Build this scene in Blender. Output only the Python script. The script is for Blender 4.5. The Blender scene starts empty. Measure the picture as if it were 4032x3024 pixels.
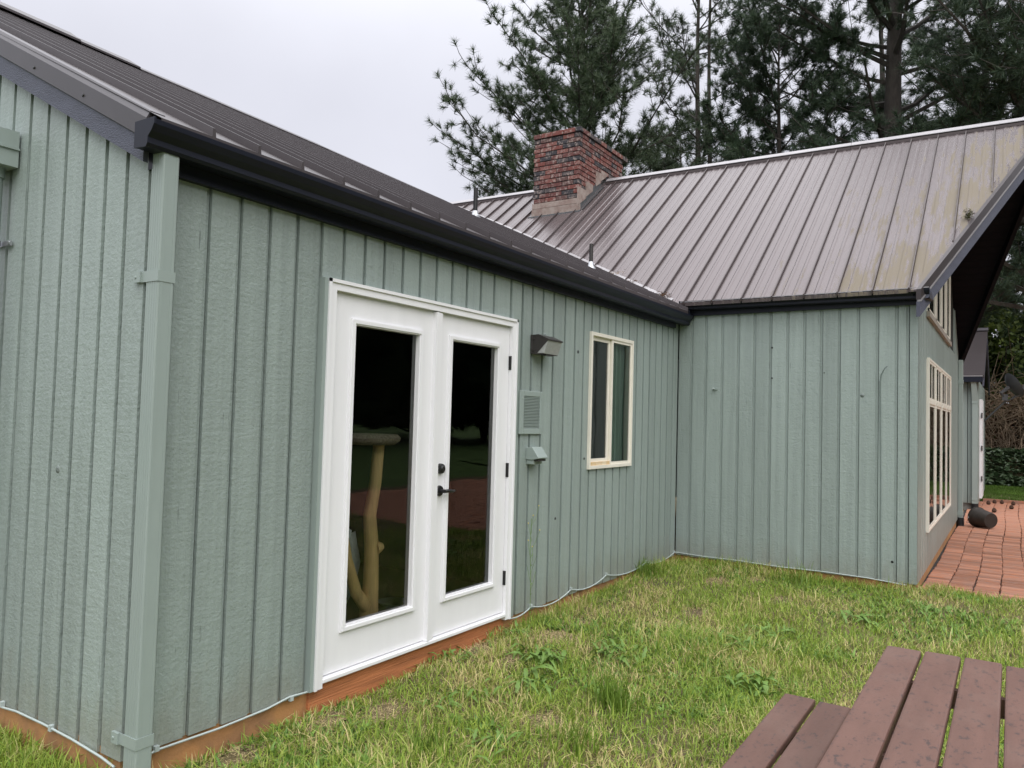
import bpy, math, random
import numpy as np
from mathutils import Vector, Matrix
random.seed(7); rng = np.random.default_rng(7)
S = bpy.context.scene
COL = S.collection

# ------------------------------------------------------------------ camera, sky, sun, exposure
CAM = Vector((-1.8003, -3.0302, 1.414)); YAW, PITCH, ROLL, FPX = 0.58006, 0.04305, 0.02756, 3009.2
def cam_axes():
    f = Vector((math.cos(YAW)*math.cos(PITCH), math.sin(YAW)*math.cos(PITCH), math.sin(PITCH)))
    r = Vector((math.sin(YAW), -math.cos(YAW), 0)); u = r.cross(f)
    c, s = math.cos(ROLL), math.sin(ROLL)
    return c*r+s*u, -s*r+c*u, f
cd = bpy.data.cameras.new('camera'); cam = bpy.data.objects.new('camera', cd); COL.objects.link(cam)
r_, u_, f_ = cam_axes()
cam.matrix_world = Matrix(((r_.x, u_.x, -f_.x, CAM.x), (r_.y, u_.y, -f_.y, CAM.y), (r_.z, u_.z, -f_.z, CAM.z), (0, 0, 0, 1)))
cd.sensor_width = 36; cd.sensor_fit = 'HORIZONTAL'; cd.lens = FPX/4032*36; cd.clip_start = .05; cd.clip_end = 600
S.camera = cam

SUN_EL, SUN_AZ = math.radians(46), math.radians(228)      # soft light through cloud, from the front left
W = bpy.data.worlds.new('World'); S.world = W; W.use_nodes = True
nt = W.node_tree; nt.nodes.clear(); N, LK = nt.nodes.new, nt.links.new
bg = N('ShaderNodeBackground'); out = N('ShaderNodeOutputWorld'); LK(bg.outputs[0], out.inputs[0])
sky = N('ShaderNodeTexSky'); sky.sky_type = 'NISHITA'; sky.sun_disc = False
sky.sun_elevation = SUN_EL; sky.sun_rotation = math.pi/2-SUN_AZ; sky.dust_density = 4; sky.air_density = 1.2
tc = N('ShaderNodeTexCoord'); sep = N('ShaderNodeSeparateXYZ'); LK(tc.outputs['Generated'], sep.inputs[0])
grad = N('ShaderNodeMapRange'); grad.interpolation_type = 'SMOOTHSTEP'
for k, v in enumerate((.36, 1.0, 0.0, 1.0)): grad.inputs[k+1].default_value = v
LK(sep.outputs['Z'], grad.inputs[0])
ns = N('ShaderNodeTexNoise'); ns.inputs['Scale'].default_value = 3.0; ns.inputs['Detail'].default_value = 4; LK(tc.outputs['Generated'], ns.inputs['Vector'])
cm = N('ShaderNodeMapRange')
for k, v in enumerate((.25, .75, .90, 1.05)): cm.inputs[k+1].default_value = v
LK(ns.outputs[0], cm.inputs[0])
ov = N('ShaderNodeMix'); ov.data_type = 'RGBA'; LK(grad.outputs[0], ov.inputs['Factor'])
ov.inputs['A'].default_value = (6.95, 7.0, 7.75, 1); ov.inputs['B'].default_value = (25, 25.2, 26, 1)
mu = N('ShaderNodeVectorMath'); mu.operation = 'SCALE'; LK(ov.outputs['Result'], mu.inputs[0]); LK(cm.outputs[0], mu.inputs['Scale'])
mx = N('ShaderNodeMix'); mx.data_type = 'RGBA'; mx.inputs['Factor'].default_value = .93
LK(sky.outputs[0], mx.inputs['A']); LK(mu.outputs[0], mx.inputs['B'])
LK(mx.outputs['Result'], bg.inputs[0]); bg.inputs[1].default_value = .1

sd = bpy.data.lights.new('sun', 'SUN'); sd.energy = 1.5; sd.angle = math.radians(60); sd.color = (1, .97, .93)
sun = bpy.data.objects.new('sun', sd); COL.objects.link(sun); sun.location = (0, 0, 30)
sdir = Vector((math.cos(SUN_AZ)*math.cos(SUN_EL), math.sin(SUN_AZ)*math.cos(SUN_EL), math.sin(SUN_EL)))
sun.rotation_euler = sdir.to_track_quat('Z', 'Y').to_euler()
vs = S.view_settings; vs.view_transform = 'Standard'; vs.look = 'None'; vs.exposure = 0.28; vs.gamma = 1; vs.use_curve_mapping = False

# ------------------------------------------------------------------ materials
def mat(name, col, rough=.6, metal=0., noise=None, rnd=0., bumps=(), col2=None, spec=.5, coord='Object'):
    """noise=(scale, amount, stretch) varies the tint; bumps = list of (scale, distance, stretch, detail)"""
    m = bpy.data.materials.new(name); m.use_nodes = True
    t = m.node_tree; n, l = t.nodes.new, t.links.new
    b = t.nodes['Principled BSDF']; b.inputs['Roughness'].default_value = rough; b.inputs['Metallic'].default_value = metal
    b.inputs['Specular IOR Level'].default_value = spec
    c = n('ShaderNodeTexCoord'); oi = n('ShaderNodeObjectInfo')
    off = n('ShaderNodeVectorMath'); off.operation = 'MULTIPLY_ADD'
    l(oi.outputs['Random'], off.inputs[0]); off.inputs[1].default_value = (37, 91, 53); l(c.outputs[coord], off.inputs[2])
    def tex(scale, stretch, det=4, ro=.6):
        mp = n('ShaderNodeMapping'); mp.inputs['Scale'].default_value = stretch; l(off.outputs[0], mp.inputs[0])
        x = n('ShaderNodeTexNoise'); x.inputs['Scale'].default_value = scale; x.inputs['Detail'].default_value = det; x.inputs['Roughness'].default_value = ro
        l(mp.outputs[0], x.inputs['Vector']); return x.outputs[0]
    base = n('ShaderNodeRGB'); base.outputs[0].default_value = (*col, 1); cur = base.outputs[0]
    if noise:
        f = tex(noise[0], noise[2] if len(noise) > 2 else (1, 1, 1), 5)
        mr = n('ShaderNodeMapRange'); l(f, mr.inputs[0])
        mixn = n('ShaderNodeMix'); mixn.data_type = 'RGBA'
        if col2:
            for k, v in enumerate((.38, .62, 0, noise[1])): mr.inputs[k+1].default_value = v
            l(mr.outputs[0], mixn.inputs['Factor']); l(cur, mixn.inputs['A']); mixn.inputs['B'].default_value = (*col2, 1)
        else:
            for k, v in enumerate((.25, .75, 1-noise[1], 1+noise[1])): mr.inputs[k+1].default_value = v
            mixn.blend_type = 'MULTIPLY'; mixn.inputs['Factor'].default_value = 1
            l(cur, mixn.inputs['A']); l(mr.outputs[0], mixn.inputs['B'])
        cur = mixn.outputs['Result']
    if rnd:
        mr = n('ShaderNodeMapRange'); l(oi.outputs['Random'], mr.inputs[0])
        for k, v in enumerate((0, 1, 1-rnd, 1+rnd)): mr.inputs[k+1].default_value = v
        mixn = n('ShaderNodeMix'); mixn.data_type = 'RGBA'; mixn.blend_type = 'MULTIPLY'; mixn.inputs['Factor'].default_value = 1
        l(cur, mixn.inputs['A']); l(mr.outputs[0], mixn.inputs['B']); cur = mixn.outputs['Result']
    l(cur, b.inputs['Base Color'])
    nrm = None
    for (sc, dist, st, det) in bumps:
        bp = n('ShaderNodeBump'); bp.inputs['Distance'].default_value = dist; l(tex(sc, st, det), bp.inputs['Height'])
        if nrm: l(nrm, bp.inputs['Normal'])
        nrm = bp.outputs[0]
    if nrm: l(nrm, b.inputs['Normal'])
    m['_cur'] = 0
    return m, t, b, cur, nrm, tex

def sage(name, rough, tint=1.0):
    # rough sawn boards under thick solid stain: saw marks across, grain along, a few knots
    m, t, b, cur, nrm, tex = mat(name, (.280*tint, .334*tint, .314*tint), rough, 0, (1.1, .07, (1, 1, .5)), .06,
        ((6, .0018, (1, 1, 8), 4), (60, .0036, (1, 1, 1), 4), (20, .0022, (3.5, 3.5, .3), 3), (14, .0048, (1, 1, .7), 5)))
    n, l = t.nodes.new, t.links.new
    c = n('ShaderNodeTexCoord')
    vo = n('ShaderNodeTexVoronoi'); vo.inputs['Scale'].default_value = 2.1; vo.inputs['Randomness'].default_value = 1
    l(c.outputs['Object'], vo.inputs['Vector'])
    mr = n('ShaderNodeMapRange'); l(vo.outputs['Distance'], mr.inputs[0])
    for k, v in enumerate((.008, .042, 1, 0)): mr.inputs[k+1].default_value = v
    nz = tex(60, (1, 1, .6), 5, .8)
    ml = n('ShaderNodeMath'); ml.operation = 'MULTIPLY'; l(mr.outputs[0], ml.inputs[0]); l(nz, ml.inputs[1])
    bp = n('ShaderNodeBump'); bp.inputs['Distance'].default_value = .05; l(ml.outputs[0], bp.inputs['Height']); l(nrm, bp.inputs['Normal'])
    l(bp.outputs[0], b.inputs['Normal'])
    # hairline checks: thin dark cracks that run with the grain
    ck = tex(5.5, (9, 9, .55), 3)
    m2 = n('ShaderNodeMapRange'); l(ck, m2.inputs[0])
    for k, v in enumerate((.70, .74, 1, .62)): m2.inputs[k+1].default_value = v
    mm = n('ShaderNodeMix'); mm.data_type = 'RGBA'; mm.blend_type = 'MULTIPLY'; mm.inputs['Factor'].default_value = 1
    l(cur, mm.inputs['A']); l(m2.outputs[0], mm.inputs['B'])
    # mud splashed on the lowest hand's breadth, and faint run marks
    sp = n('ShaderNodeSeparateXYZ'); l(c.outputs['Object'], sp.inputs[0]); sn = tex(9, (1, 1, .5), 5, .7)
    q1 = n('ShaderNodeMath'); q1.operation = 'MULTIPLY_ADD'; l(sn, q1.inputs[0]); q1.inputs[1].default_value = -.55; l(sp.outputs['Z'], q1.inputs[2])
    q2 = n('ShaderNodeMapRange'); l(q1.outputs[0], q2.inputs[0])
    for k, v in enumerate((-.18, .08, .38, 0)): q2.inputs[k+1].default_value = v
    dm_ = n('ShaderNodeMix'); dm_.data_type = 'RGBA'; l(q2.outputs[0], dm_.inputs['Factor']); l(mm.outputs['Result'], dm_.inputs['A']); dm_.inputs['B'].default_value = (.22, .20, .155, 1)
    rs_ = tex(3.5, (5, 5, .18), 4); r2 = n('ShaderNodeMapRange'); l(rs_, r2.inputs[0])
    for k, v in enumerate((.35, .68, 1.05, .90)): r2.inputs[k+1].default_value = v
    fm = n('ShaderNodeMix'); fm.data_type = 'RGBA'; fm.blend_type = 'MULTIPLY'; fm.inputs['Factor'].default_value = 1
    l(dm_.outputs['Result'], fm.inputs['A']); l(r2.outputs[0], fm.inputs['B']); l(fm.outputs['Result'], b.inputs['Base Color'])
    return m
M = {}
def m_(k, *a, **kw): M[k] = mat(k, *a, **kw)[0]
M['sage'] = sage('sage_stain', .37)
m_('sage_metal', (.285, .340, .320), .38, 0, (4, .05), 0, ((60, .0006, (1, 1, .05), 2),))
m_('sheath', (.02, .025, .024), .9)
m_('navy', (.010, .012, .022), .42, 0, (3, .15), 0, (), None, .28)
m_('navy_wood', (.075, .08, .115), .6, 0, (6, .15, (1, 1, 4)), 0, ((30, .006, (2, 2, 6), 5),))
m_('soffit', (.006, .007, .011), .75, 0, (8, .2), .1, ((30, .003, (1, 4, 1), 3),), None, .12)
m_('white', (.80, .80, .82), .42, 0, (3, .035, (3, 3, .4)), 0, ((140, .0006, (1, 1, .2), 2),))
m_('cream', (.78, .74, .65), .4, 0, (7, .06))
m_('taupe', (.30, .27, .235), .6)
m_('cream_stain', (.62, .42, .2), .5, 0, (9, .6), 0, (), (.75, .68, .55))
m_('black', (.012, .012, .013), .4)
m_('bronze', (.035, .031, .03), .42, 0, (20, .15))
m_('rib_black', (.012, .012, .013), .45)
m_('steel', (.45, .46, .48), .35, .8, (15, .1))
m_('lead', (.12, .125, .13), .5, .5, (14, .25))
m_('ridge_metal', (.36, .345, .355), .45, .6, (6, .1))  # pale tone; on the ridge cap it stands in for reflected sky
m_('roof_dark', (.062, .052, .054), .36, .25, (5, .10, (3, .3, 1)), .05)
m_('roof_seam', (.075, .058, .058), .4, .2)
m_('rooftrim', (.085, .078, .086), .4, .2, (4, .1))
m_('foundation', (.47, .235, .09), .85, 0, (5, .9), 0, ((40, .004, (1, 1, 1), 4),), (.30, .16, .08))
m_('rim_board', (.47, .175, .07), .75, 0, (5, .35, (.5, 1, 6)), 0, ((14, .006, (.3, 1, 8), 5),))
m_('concrete', (.24, .23, .21), .9, 0, (9, .25), 0, ((60, .004, (1, 1, 1), 4),))
m_('mortar', (.035, .033, .033), .95, 0, (20, .3))
m_('parge', (.34, .28, .25), .9, 0, (9, .8), .06, ((40, .004, (1, 1, 1), 4),), (.22, .15, .13))
m_('debris', (.10, .05, .025), .95, 0, (60, .6))
m_('soil', (.095, .072, .038), .95, 0, (3.0, .8), 0, ((50, .02, (1, 1, 1), 5),), (.16, .125, .055))
m_('farlawn', (.07, .13, .025), .95, 0, (3, .3), 0, ((30, .02, (1, 1, 1), 5),))
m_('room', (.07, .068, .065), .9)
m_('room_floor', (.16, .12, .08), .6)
m_('log', (.85, .57, .27), .6, 0, (4, .3, (6, 6, .6)), 0, ((20, .004, (5, 5, .5), 4),))
m_('carpet', (.45, .38, .29), 1, 0, (60, .4), 0, ((140, .012, (1, 1, 1), 3),))
m_('paper', (.62, .65, .68), .6, 0, (5, .1), 0, ((7, .02, (1, 1, 1), 4),))
m_('curtain', (.30, .46, .38), .9, 0, (3, .1, (5, 5, .1)))
m_('screen', (.075, .08, .088), .8)
m_('bark', (.050, .042, .036), .95, 0, (9, .4, (1, 1, .3)), 0, ((14, .03, (1, 1, .3), 4),))
m_('twig', (.24, .175, .12), .95, 0, (3, .4))
m_('cable', (.42, .48, .47), .45)
m_('loose', (.16, .20, .19), .5)
m_('bucket', (.028, .022, .018), .6, 0, (14, .4), 0, ((40, .002, (1, 1, 1), 3),))
m_('dish', (.075, .078, .082), .5)
m_('cone', (.06, .03, .018), .9)
m_('petal', (.75, .62, .18), .8)
m_('moss', (.10, .10, .045), .95, 0, (30, .4), 0, ((60, .02, (1, 1, 1), 4),))

def leafmat(k, c1, c2, c3=None, rough=.55, patch=None, trans=.25):
    """leaf colour: per blade random between c1 and c2, optional straw c3 in patches"""
    m = bpy.data.materials.new(k); m.use_nodes = True; t = m.node_tree; n, l = t.nodes.new, t.links.new
    b = t.nodes['Principled BSDF']; b.inputs['Roughness'].default_value = rough; b.inputs['Specular IOR Level'].default_value = .3
    g = n('ShaderNodeNewGeometry'); a = n('ShaderNodeMix'); a.data_type = 'RGBA'
    l(g.outputs['Random Per Island'], a.inputs['Factor']); a.inputs['A'].default_value = (*c1, 1); a.inputs['B'].default_value = (*c2, 1)
    cur = a.outputs['Result']
    c = n('ShaderNodeTexCoord')
    if c3:
        x = n('ShaderNodeTexNoise'); x.inputs['Scale'].default_value = patch; x.inputs['Detail'].default_value = 5; x.inputs['Roughness'].default_value = .65; l(c.outputs['Object'], x.inputs['Vector'])
        w = n('ShaderNodeMath'); w.operation = 'MULTIPLY_ADD'
        fr = n('ShaderNodeMath'); fr.operation = 'MULTIPLY'; fr.inputs[1].default_value = 17.31; l(g.outputs['Random Per Island'], fr.inputs[0])
        f2 = n('ShaderNodeMath'); f2.operation = 'FRACT'; l(fr.outputs[0], f2.inputs[0])
        l(f2.outputs[0], w.inputs[0]); w.inputs[1].default_value = .34; l(x.outputs[0], w.inputs[2])
        mr = n('ShaderNodeMapRange'); l(w.outputs[0], mr.inputs[0])
        for k2, v in enumerate((.715, .835, 0, 1)): mr.inputs[k2+1].default_value = v
        z = n('ShaderNodeMix'); z.data_type = 'RGBA'; l(mr.outputs[0], z.inputs['Factor']); l(cur, z.inputs['A']); z.inputs['B'].default_value = (*c3, 1)
        cur = z.outputs['Result']
    else:
        x = n('ShaderNodeTexNoise'); x.inputs['Scale'].default_value = patch or .8; x.inputs['Detail'].default_value = 2; l(c.outputs['Object'], x.inputs['Vector'])
        mr = n('ShaderNodeMapRange'); l(x.outputs[0], mr.inputs[0])
        for k2, v in enumerate((.3, .7, .72, 1.3)): mr.inputs[k2+1].default_value = v
        z = n('ShaderNodeMix'); z.data_type = 'RGBA'; z.blend_type = 'MULTIPLY'; z.inputs['Factor'].default_value = 1; l(cur, z.inputs['A']); l(mr.outputs[0], z.inputs['B'])
        cur = z.outputs['Result']
    l(cur, b.inputs['Base Color'])
    if trans:
        tr = n('ShaderNodeBsdfTranslucent'); l(cur, tr.inputs[0]); mxs = n('ShaderNodeMixShader'); mxs.inputs[0].default_value = trans
        l(b.outputs[0], mxs.inputs[1]); l(tr.outputs[0], mxs.inputs[2]); l(mxs.outputs[0], t.nodes['Material Output'].inputs[0])
    M[k] = m
leafmat('grass', (.13, .24, .026), (.36, .45, .075), (.60, .50, .24), .5, 1.5)
leafmat('fargrass', (.07, .14, .02), (.13, .22, .035), None, .6, .8)
leafmat('weedleaf', (.095, .19, .035), (.20, .32, .07), None, .45, 6, .15)
leafmat('needles', (.042, .068, .042), (.10, .130, .068), None, .55, .7, .1)
leafmat('needles_deep', (.034, .062, .042), (.082, .115, .062), None, .55, .7, .1)
leafmat('hedgeleaf', (.025, .045, .014), (.10, .13, .025), None, .6, .7, .2)
leafmat('ivyleaf', (.04, .075, .03), (.10, .14, .075), None, .3, 1.5, .1)

def glassmat(k, tint, ior=1.5, floor=0.0):
    m = bpy.data.materials.new(k); m.use_nodes = True; t = m.node_tree; n, l = t.nodes.new, t.links.new
    t.nodes.remove(t.nodes['Principled BSDF'])
    tr = n('ShaderNodeBsdfTransparent'); tr.inputs[0].default_value = (*tint, 1)
    gl = n('ShaderNodeBsdfGlossy'); gl.inputs['Roughness'].default_value = .0
    fr = n('ShaderNodeFresnel'); fr.inputs[0].default_value = ior
    wn = n('ShaderNodeTexNoise'); wn.inputs['Scale'].default_value = 1.3; c = n('ShaderNodeTexCoord'); l(c.outputs['Object'], wn.inputs['Vector'])
    bp = n('ShaderNodeBump'); bp.inputs['Distance'].default_value = .004; l(wn.outputs[0], bp.inputs['Height']); l(bp.outputs[0], gl.inputs['Normal'])
    ad = n('ShaderNodeMath'); ad.operation = 'MULTIPLY_ADD'; ad.inputs[1].default_value = 1.15; ad.inputs[2].default_value = floor; ad.use_clamp = True
    l(fr.outputs[0], ad.inputs[0])
    mxs = n('ShaderNodeMixShader'); l(ad.outputs[0], mxs.inputs[0]); l(tr.outputs[0], mxs.inputs[1]); l(gl.outputs[0], mxs.inputs[2])
    l(mxs.outputs[0], t.nodes['Material Output'].inputs[0]); M[k] = m
glassmat('glass', (.90, .93, .91)); M['clear'] = bpy.data.materials.new('clear'); M['clear'].use_nodes = True
_t = M['clear'].node_tree; _t.nodes.remove(_t.nodes['Principled BSDF']); _n = _t.nodes.new('ShaderNodeBsdfTransparent'); _n.inputs[0].default_value = (.97, .98, .97, 1); _t.links.new(_n.outputs[0], _t.nodes['Material Output'].inputs[0])
m_('lens', (.40, .41, .40), .25, 0, (30, .1), 0, ((90, .004, (6, 6, .3), 1),))

def planks_mat():
    m, t, b, cur, nrm, tex = mat('composite_plank', (.128, .068, .053), .55, 0, (7, .16, (.35, 2, 1)), .06, ((90, .0012, (.4, 1, 1), 4),))
    n, l = t.nodes.new, t.links.new
    s = tex(42, (.6, 1, 1), 3, .7); mr = n('ShaderNodeMapRange'); l(s, mr.inputs[0])
    for k, v in enumerate((.56, .66, 0, .8)): mr.inputs[k+1].default_value = v
    x = n('ShaderNodeMix'); x.data_type = 'RGBA'; l(mr.outputs[0], x.inputs['Factor']); l(cur, x.inputs['A']); x.inputs['B'].default_value = (.050, .036, .035, 1)
    w = tex(3.2, (.6, 1, 1), 4); m2 = n('ShaderNodeMapRange'); l(w, m2.inputs[0])
    for k, v in enumerate((.5, .7, 0, .55)): m2.inputs[k+1].default_value = v
    y = n('ShaderNodeMix'); y.data_type = 'RGBA'; l(m2.outputs[0], y.inputs['Factor']); l(x.outputs['Result'], y.inputs['A']); y.inputs['B'].default_value = (.165, .105, .085, 1)
    l(y.outputs['Result'], b.inputs['Base Color']); M['plank'] = m
planks_mat()

def brickmats():
    # chimney brick: each brick picks red / charcoal by its own random value, with pale lime flecks
    m, t, b, cur, nrm, tex = mat('chimney_brick', (.2, .07, .05), .85, 0, None, 0, ((50, .006, (1, 1, 1), 4),))
    n, l = t.nodes.new, t.links.new; oi = n('ShaderNodeObjectInfo')
    cr = n('ShaderNodeValToRGB'); cr.color_ramp.interpolation = 'CONSTANT'; l(oi.outputs['Random'], cr.inputs[0])
    e = cr.color_ramp.elements; e[0].color = (.17, .052, .042, 1); e[1].position = .22; e[1].color = (.125, .045, .040, 1)
    for p, c in ((.42, (.19, .072, .06, 1)), (.56, (.038, .036, .042, 1)), (.80, (.11, .058, .052, 1)), (.90, (.07, .058, .06, 1))):
        x = e.new(p); x.color = c
    f = tex(15, (1, 1, 1), 5, .75); mr = n('ShaderNodeMapRange'); l(f, mr.inputs[0])
    for k, v in enumerate((.50, .66, 0, .85)): mr.inputs[k+1].default_value = v
    x = n('ShaderNodeMix'); x.data_type = 'RGBA'; l(mr.outputs[0], x.inputs['Factor']); l(cr.outputs[0], x.inputs['A']); x.inputs['B'].default_value = (.40, .32, .29, 1)
    l(x.outputs['Result'], b.inputs['Base Color']); M['brick'] = m
    m, t, b, cur, nrm, tex = mat('paver_brick', (.34, .142, .080), .85, 0, (9, .7), .32, ((60, .004, (1, 1, 1), 4),), (.28, .16, .12)); M['paver'] = m
brickmats()

def roofmat():
    # weathered brown metal: glossy coat, fine mottling, lichen streaks where the prow stays damp
    m, t, b, cur, nrm, tex = mat('roof_weathered', (.132, .108, .110), .27, .36, (4, .05, (.5, 1.2, .5)), .03, ((60, .0004, (1, 1, 1), 3),))
    n, l = t.nodes.new, t.links.new
    c = n('ShaderNodeTexCoord'); sp = n('ShaderNodeSeparateXYZ'); l(c.outputs['Object'], sp.inputs[0])
    # damp zone: grows toward the prow (y down) and toward mid slope
    a = n('ShaderNodeMath'); a.operation = 'MULTIPLY_ADD'; l(sp.outputs['Y'], a.inputs[0]); a.inputs[1].default_value = -.26; a.inputs[2].default_value = -.36
    d = n('ShaderNodeMath'); d.operation = 'MULTIPLY_ADD'; l(sp.outputs['X'], d.inputs[0]); d.inputs[1].default_value = -.10; d.inputs[2].default_value = .62
    s = n('ShaderNodeMath'); l(a.outputs[0], s.inputs[0]); l(d.outputs[0], s.inputs[1])
    mp = n('ShaderNodeMapping'); mp.inputs['Scale'].default_value = (.35, 3.2, .35); l(c.outputs['Object'], mp.inputs[0])
    nz = n('ShaderNodeTexNoise'); nz.inputs['Scale'].default_value = 4.2; nz.inputs['Detail'].default_value = 9; nz.inputs['Roughness'].default_value = .8; l(mp.outputs[0], nz.inputs['Vector'])
    s3 = n('ShaderNodeMath'); s3.operation = 'MULTIPLY_ADD'; l(nz.outputs[0], s3.inputs[0]); s3.inputs[1].default_value = 2.2; s3.inputs[2].default_value = -.62
    n2 = n('ShaderNodeTexNoise'); n2.inputs['Scale'].default_value = 1.1; n2.inputs['Detail'].default_value = 3; l(c.outputs['Object'], n2.inputs['Vector'])
    s4 = n('ShaderNodeMath'); s4.operation = 'MULTIPLY_ADD'; l(n2.outputs[0], s4.inputs[0]); s4.inputs[1].default_value = .9; l(s3.outputs[0], s4.inputs[2])
    s5 = n('ShaderNodeMath'); s5.operation = 'ADD'; l(s4.outputs[0], s5.inputs[0]); s5.inputs[1].default_value = -.45
    s2 = n('ShaderNodeMath'); l(s.outputs[0], s2.inputs[0]); l(s5.outputs[0], s2.inputs[1])
    mr = n('ShaderNodeMapRange'); l(s2.outputs[0], mr.inputs[0])
    for k, v in enumerate((.60, .74, 0, .8)): mr.inputs[k+1].default_value = v
    x = n('ShaderNodeMix'); x.data_type = 'RGBA'; l(mr.outputs[0], x.inputs['Factor']); l(cur, x.inputs['A']); x.inputs['B'].default_value = (.175, .148, .102, 1)
    l(x.outputs['Result'], b.inputs['Base Color'])
    r2 = n('ShaderNodeMapRange'); l(mr.outputs[0], r2.inputs[0])
    for k, v in enumerate((0, .75, .27, .75)): r2.inputs[k+1].default_value = v
    l(r2.outputs[0], b.inputs['Roughness'])
    r3 = n('ShaderNodeMapRange'); l(mr.outputs[0], r3.inputs[0])
    for k, v in enumerate((0, .75, .4, .05)): r3.inputs[k+1].default_value = v
    l(r3.outputs[0], b.inputs['Metallic'])
    M['roof_b'] = m
roofmat()

# ------------------------------------------------------------------ mesh helpers
class MB:
    def __init__(s): s.v = []; s.f = []
    def add(s, vs, fs):
        o = len(s.v); s.v += [tuple(p) for p in vs]; s.f += [tuple(i+o for i in f) for f in fs]; return s
    def hexa(s, p):     # p: bottom 4 (ccw), top 4
        return s.add(p, [(0, 3, 2, 1), (4, 5, 6, 7), (0, 1, 5, 4), (1, 2, 6, 5), (2, 3, 7, 6), (3, 0, 4, 7)])
    def box(s, x0, y0, z0, x1, y1, z1):
        return s.hexa([(x0, y0, z0), (x1, y0, z0), (x1, y1, z0), (x0, y1, z0), (x0, y0, z1), (x1, y0, z1), (x1, y1, z1), (x0, y1, z1)])
    def prism(s, poly, fa, fb):   # poly of 2d points, fa/fb map (a,b)->3d at both ends
        n = len(poly); A = [fa(*p) for p in poly]; B = [fb(*p) for p in poly]
        return s.add(A+B, [tuple(range(n))[::-1], tuple(range(n, 2*n))]+[(i, (i+1) % n, n+(i+1) % n, n+i) for i in range(n)])
    def tube(s, path, r, seg=8, cap=True):
        P = [Vector([float(c_) for c_ in p]) for p in path]; rs = [float(q_) for q_ in r] if isinstance(r, (list, tuple)) else [float(r)]*len(P); o = len(s.v); ref = Vector((.31, .17, .93))
        for i, p in enumerate(P):
            d = (P[min(i+1, len(P)-1)]-P[max(i-1, 0)]).normalized()
            a = d.cross(ref)
            if a.length < .15: a = d.cross(Vector((1, 0, 0)))
            a.normalize(); b = d.cross(a)
            for k in range(seg):
                t = 2*math.pi*k/seg; s.v.append(tuple(p+rs[i]*(math.cos(t)*a+math.sin(t)*b)))
        for i in range(len(P)-1):
            for k in range(seg):
                k2 = (k+1) % seg; s.f.append((o+i*seg+k, o+i*seg+k2, o+(i+1)*seg+k2, o+(i+1)*seg+k))
        if cap: s.f.append(tuple(o+k for k in range(seg))[::-1]); s.f.append(tuple(o+(len(P)-1)*seg+k for k in range(seg)))
        return s
    def lathe(s, prof, seg=20, c=(0, 0, 0), axis=Vector((0, 0, 1)), sx=1.0):
        ax = Vector(axis).normalized(); a = ax.cross(Vector((.2, .9, .1))).normalized(); b = ax.cross(a); o = len(s.v); c = Vector(c)
        for (r, h) in prof:
            for k in range(seg):
                t = 2*math.pi*k/seg; s.v.append(tuple(c+ax*h+r*(math.cos(t)*a+math.sin(t)*b)))
        for i in range(len(prof)-1):
            for k in range(seg):
                k2 = (k+1) % seg; s.f.append((o+i*seg+k, o+i*seg+k2, o+(i+1)*seg+k2, o+(i+1)*seg+k))
        return s
LOC = {}
def wl(o): return LOC.get(o.name, Vector((0, 0, 0))) if o else Vector((0, 0, 0))
def mesh_obj(name, me, m, parent=None, loc=None):
    o = bpy.data.objects.new(name, me); COL.objects.link(o)
    if m and not me.materials: me.materials.append(M[m] if isinstance(m, str) else m)
    pw = wl(parent)
    L = Vector(loc) if loc is not None else pw
    if parent: o.parent = parent
    o.location = L-pw; LOC[o.name] = L
    return o
def mk(name, mb, m, parent=None, loc=None, bevel=0, smooth=False):
    """vertices are given in world metres; they are stored about the parent's (or own) base"""
    base = Vector(loc) if loc is not None else wl(parent)
    me = bpy.data.meshes.new(name); me.from_pydata([(x-base.x, y-base.y, z-base.z) for x, y, z in mb.v], [], mb.f); me.update()
    if smooth: me.polygons.foreach_set('use_smooth', [True]*len(me.polygons))
    o = mesh_obj(name, me, m, parent, base)
    if bevel:
        b = o.modifiers.new('bevel', 'BEVEL'); b.width = bevel; b.segments = 2; b.limit_method = 'ANGLE'
    if smooth:
        try: me.set_sharp_from_angle(angle=math.radians(40))
        except Exception: pass
    return o
def mkpane(mb, parent):
    # outer face reflects, the other faces of the sheet just let light through
    o = mk('pane', mb, 'glass', parent); o.data.materials.append(M['clear'])
    for i, p in enumerate(o.data.polygons): p.material_index = 0 if i == 2 else 1
    return o
def np_mesh(name, V, F, m, parent=None, loc=None):
    """V (n,3) world, F (k,3) triangles"""
    base = Vector(loc) if loc is not None else wl(parent)
    V = np.asarray(V, np.float32)-np.array(base, np.float32); F = np.asarray(F, np.int32)
    me = bpy.data.meshes.new(name); me.vertices.add(len(V)); me.vertices.foreach_set('co', V.ravel())
    me.loops.add(F.size); me.loops.foreach_set('vertex_index', F.ravel())
    me.polygons.add(len(F)); me.polygons.foreach_set('loop_start', np.arange(len(F), dtype=np.int32)*3)
    me.update(calc_edges=True)
    return mesh_obj(name, me, m, parent, base)
def thing(name, loc, label, cat, group=None):
    o = bpy.data.objects.new(name, None); COL.objects.link(o); o.location = loc; o.empty_display_size = .1
    LOC[o.name] = Vector(loc); return tag(o, label, cat, group)
def tag(o, label, cat, group=None):
    o['label'] = label; o['category'] = cat
    if group: o['group'] = group
    return o
def structure(o, kind='structure'): o['kind'] = kind; return o
def sm(a): a = np.clip(a, 0, 1); return a*a*(3-2*a)

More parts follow.
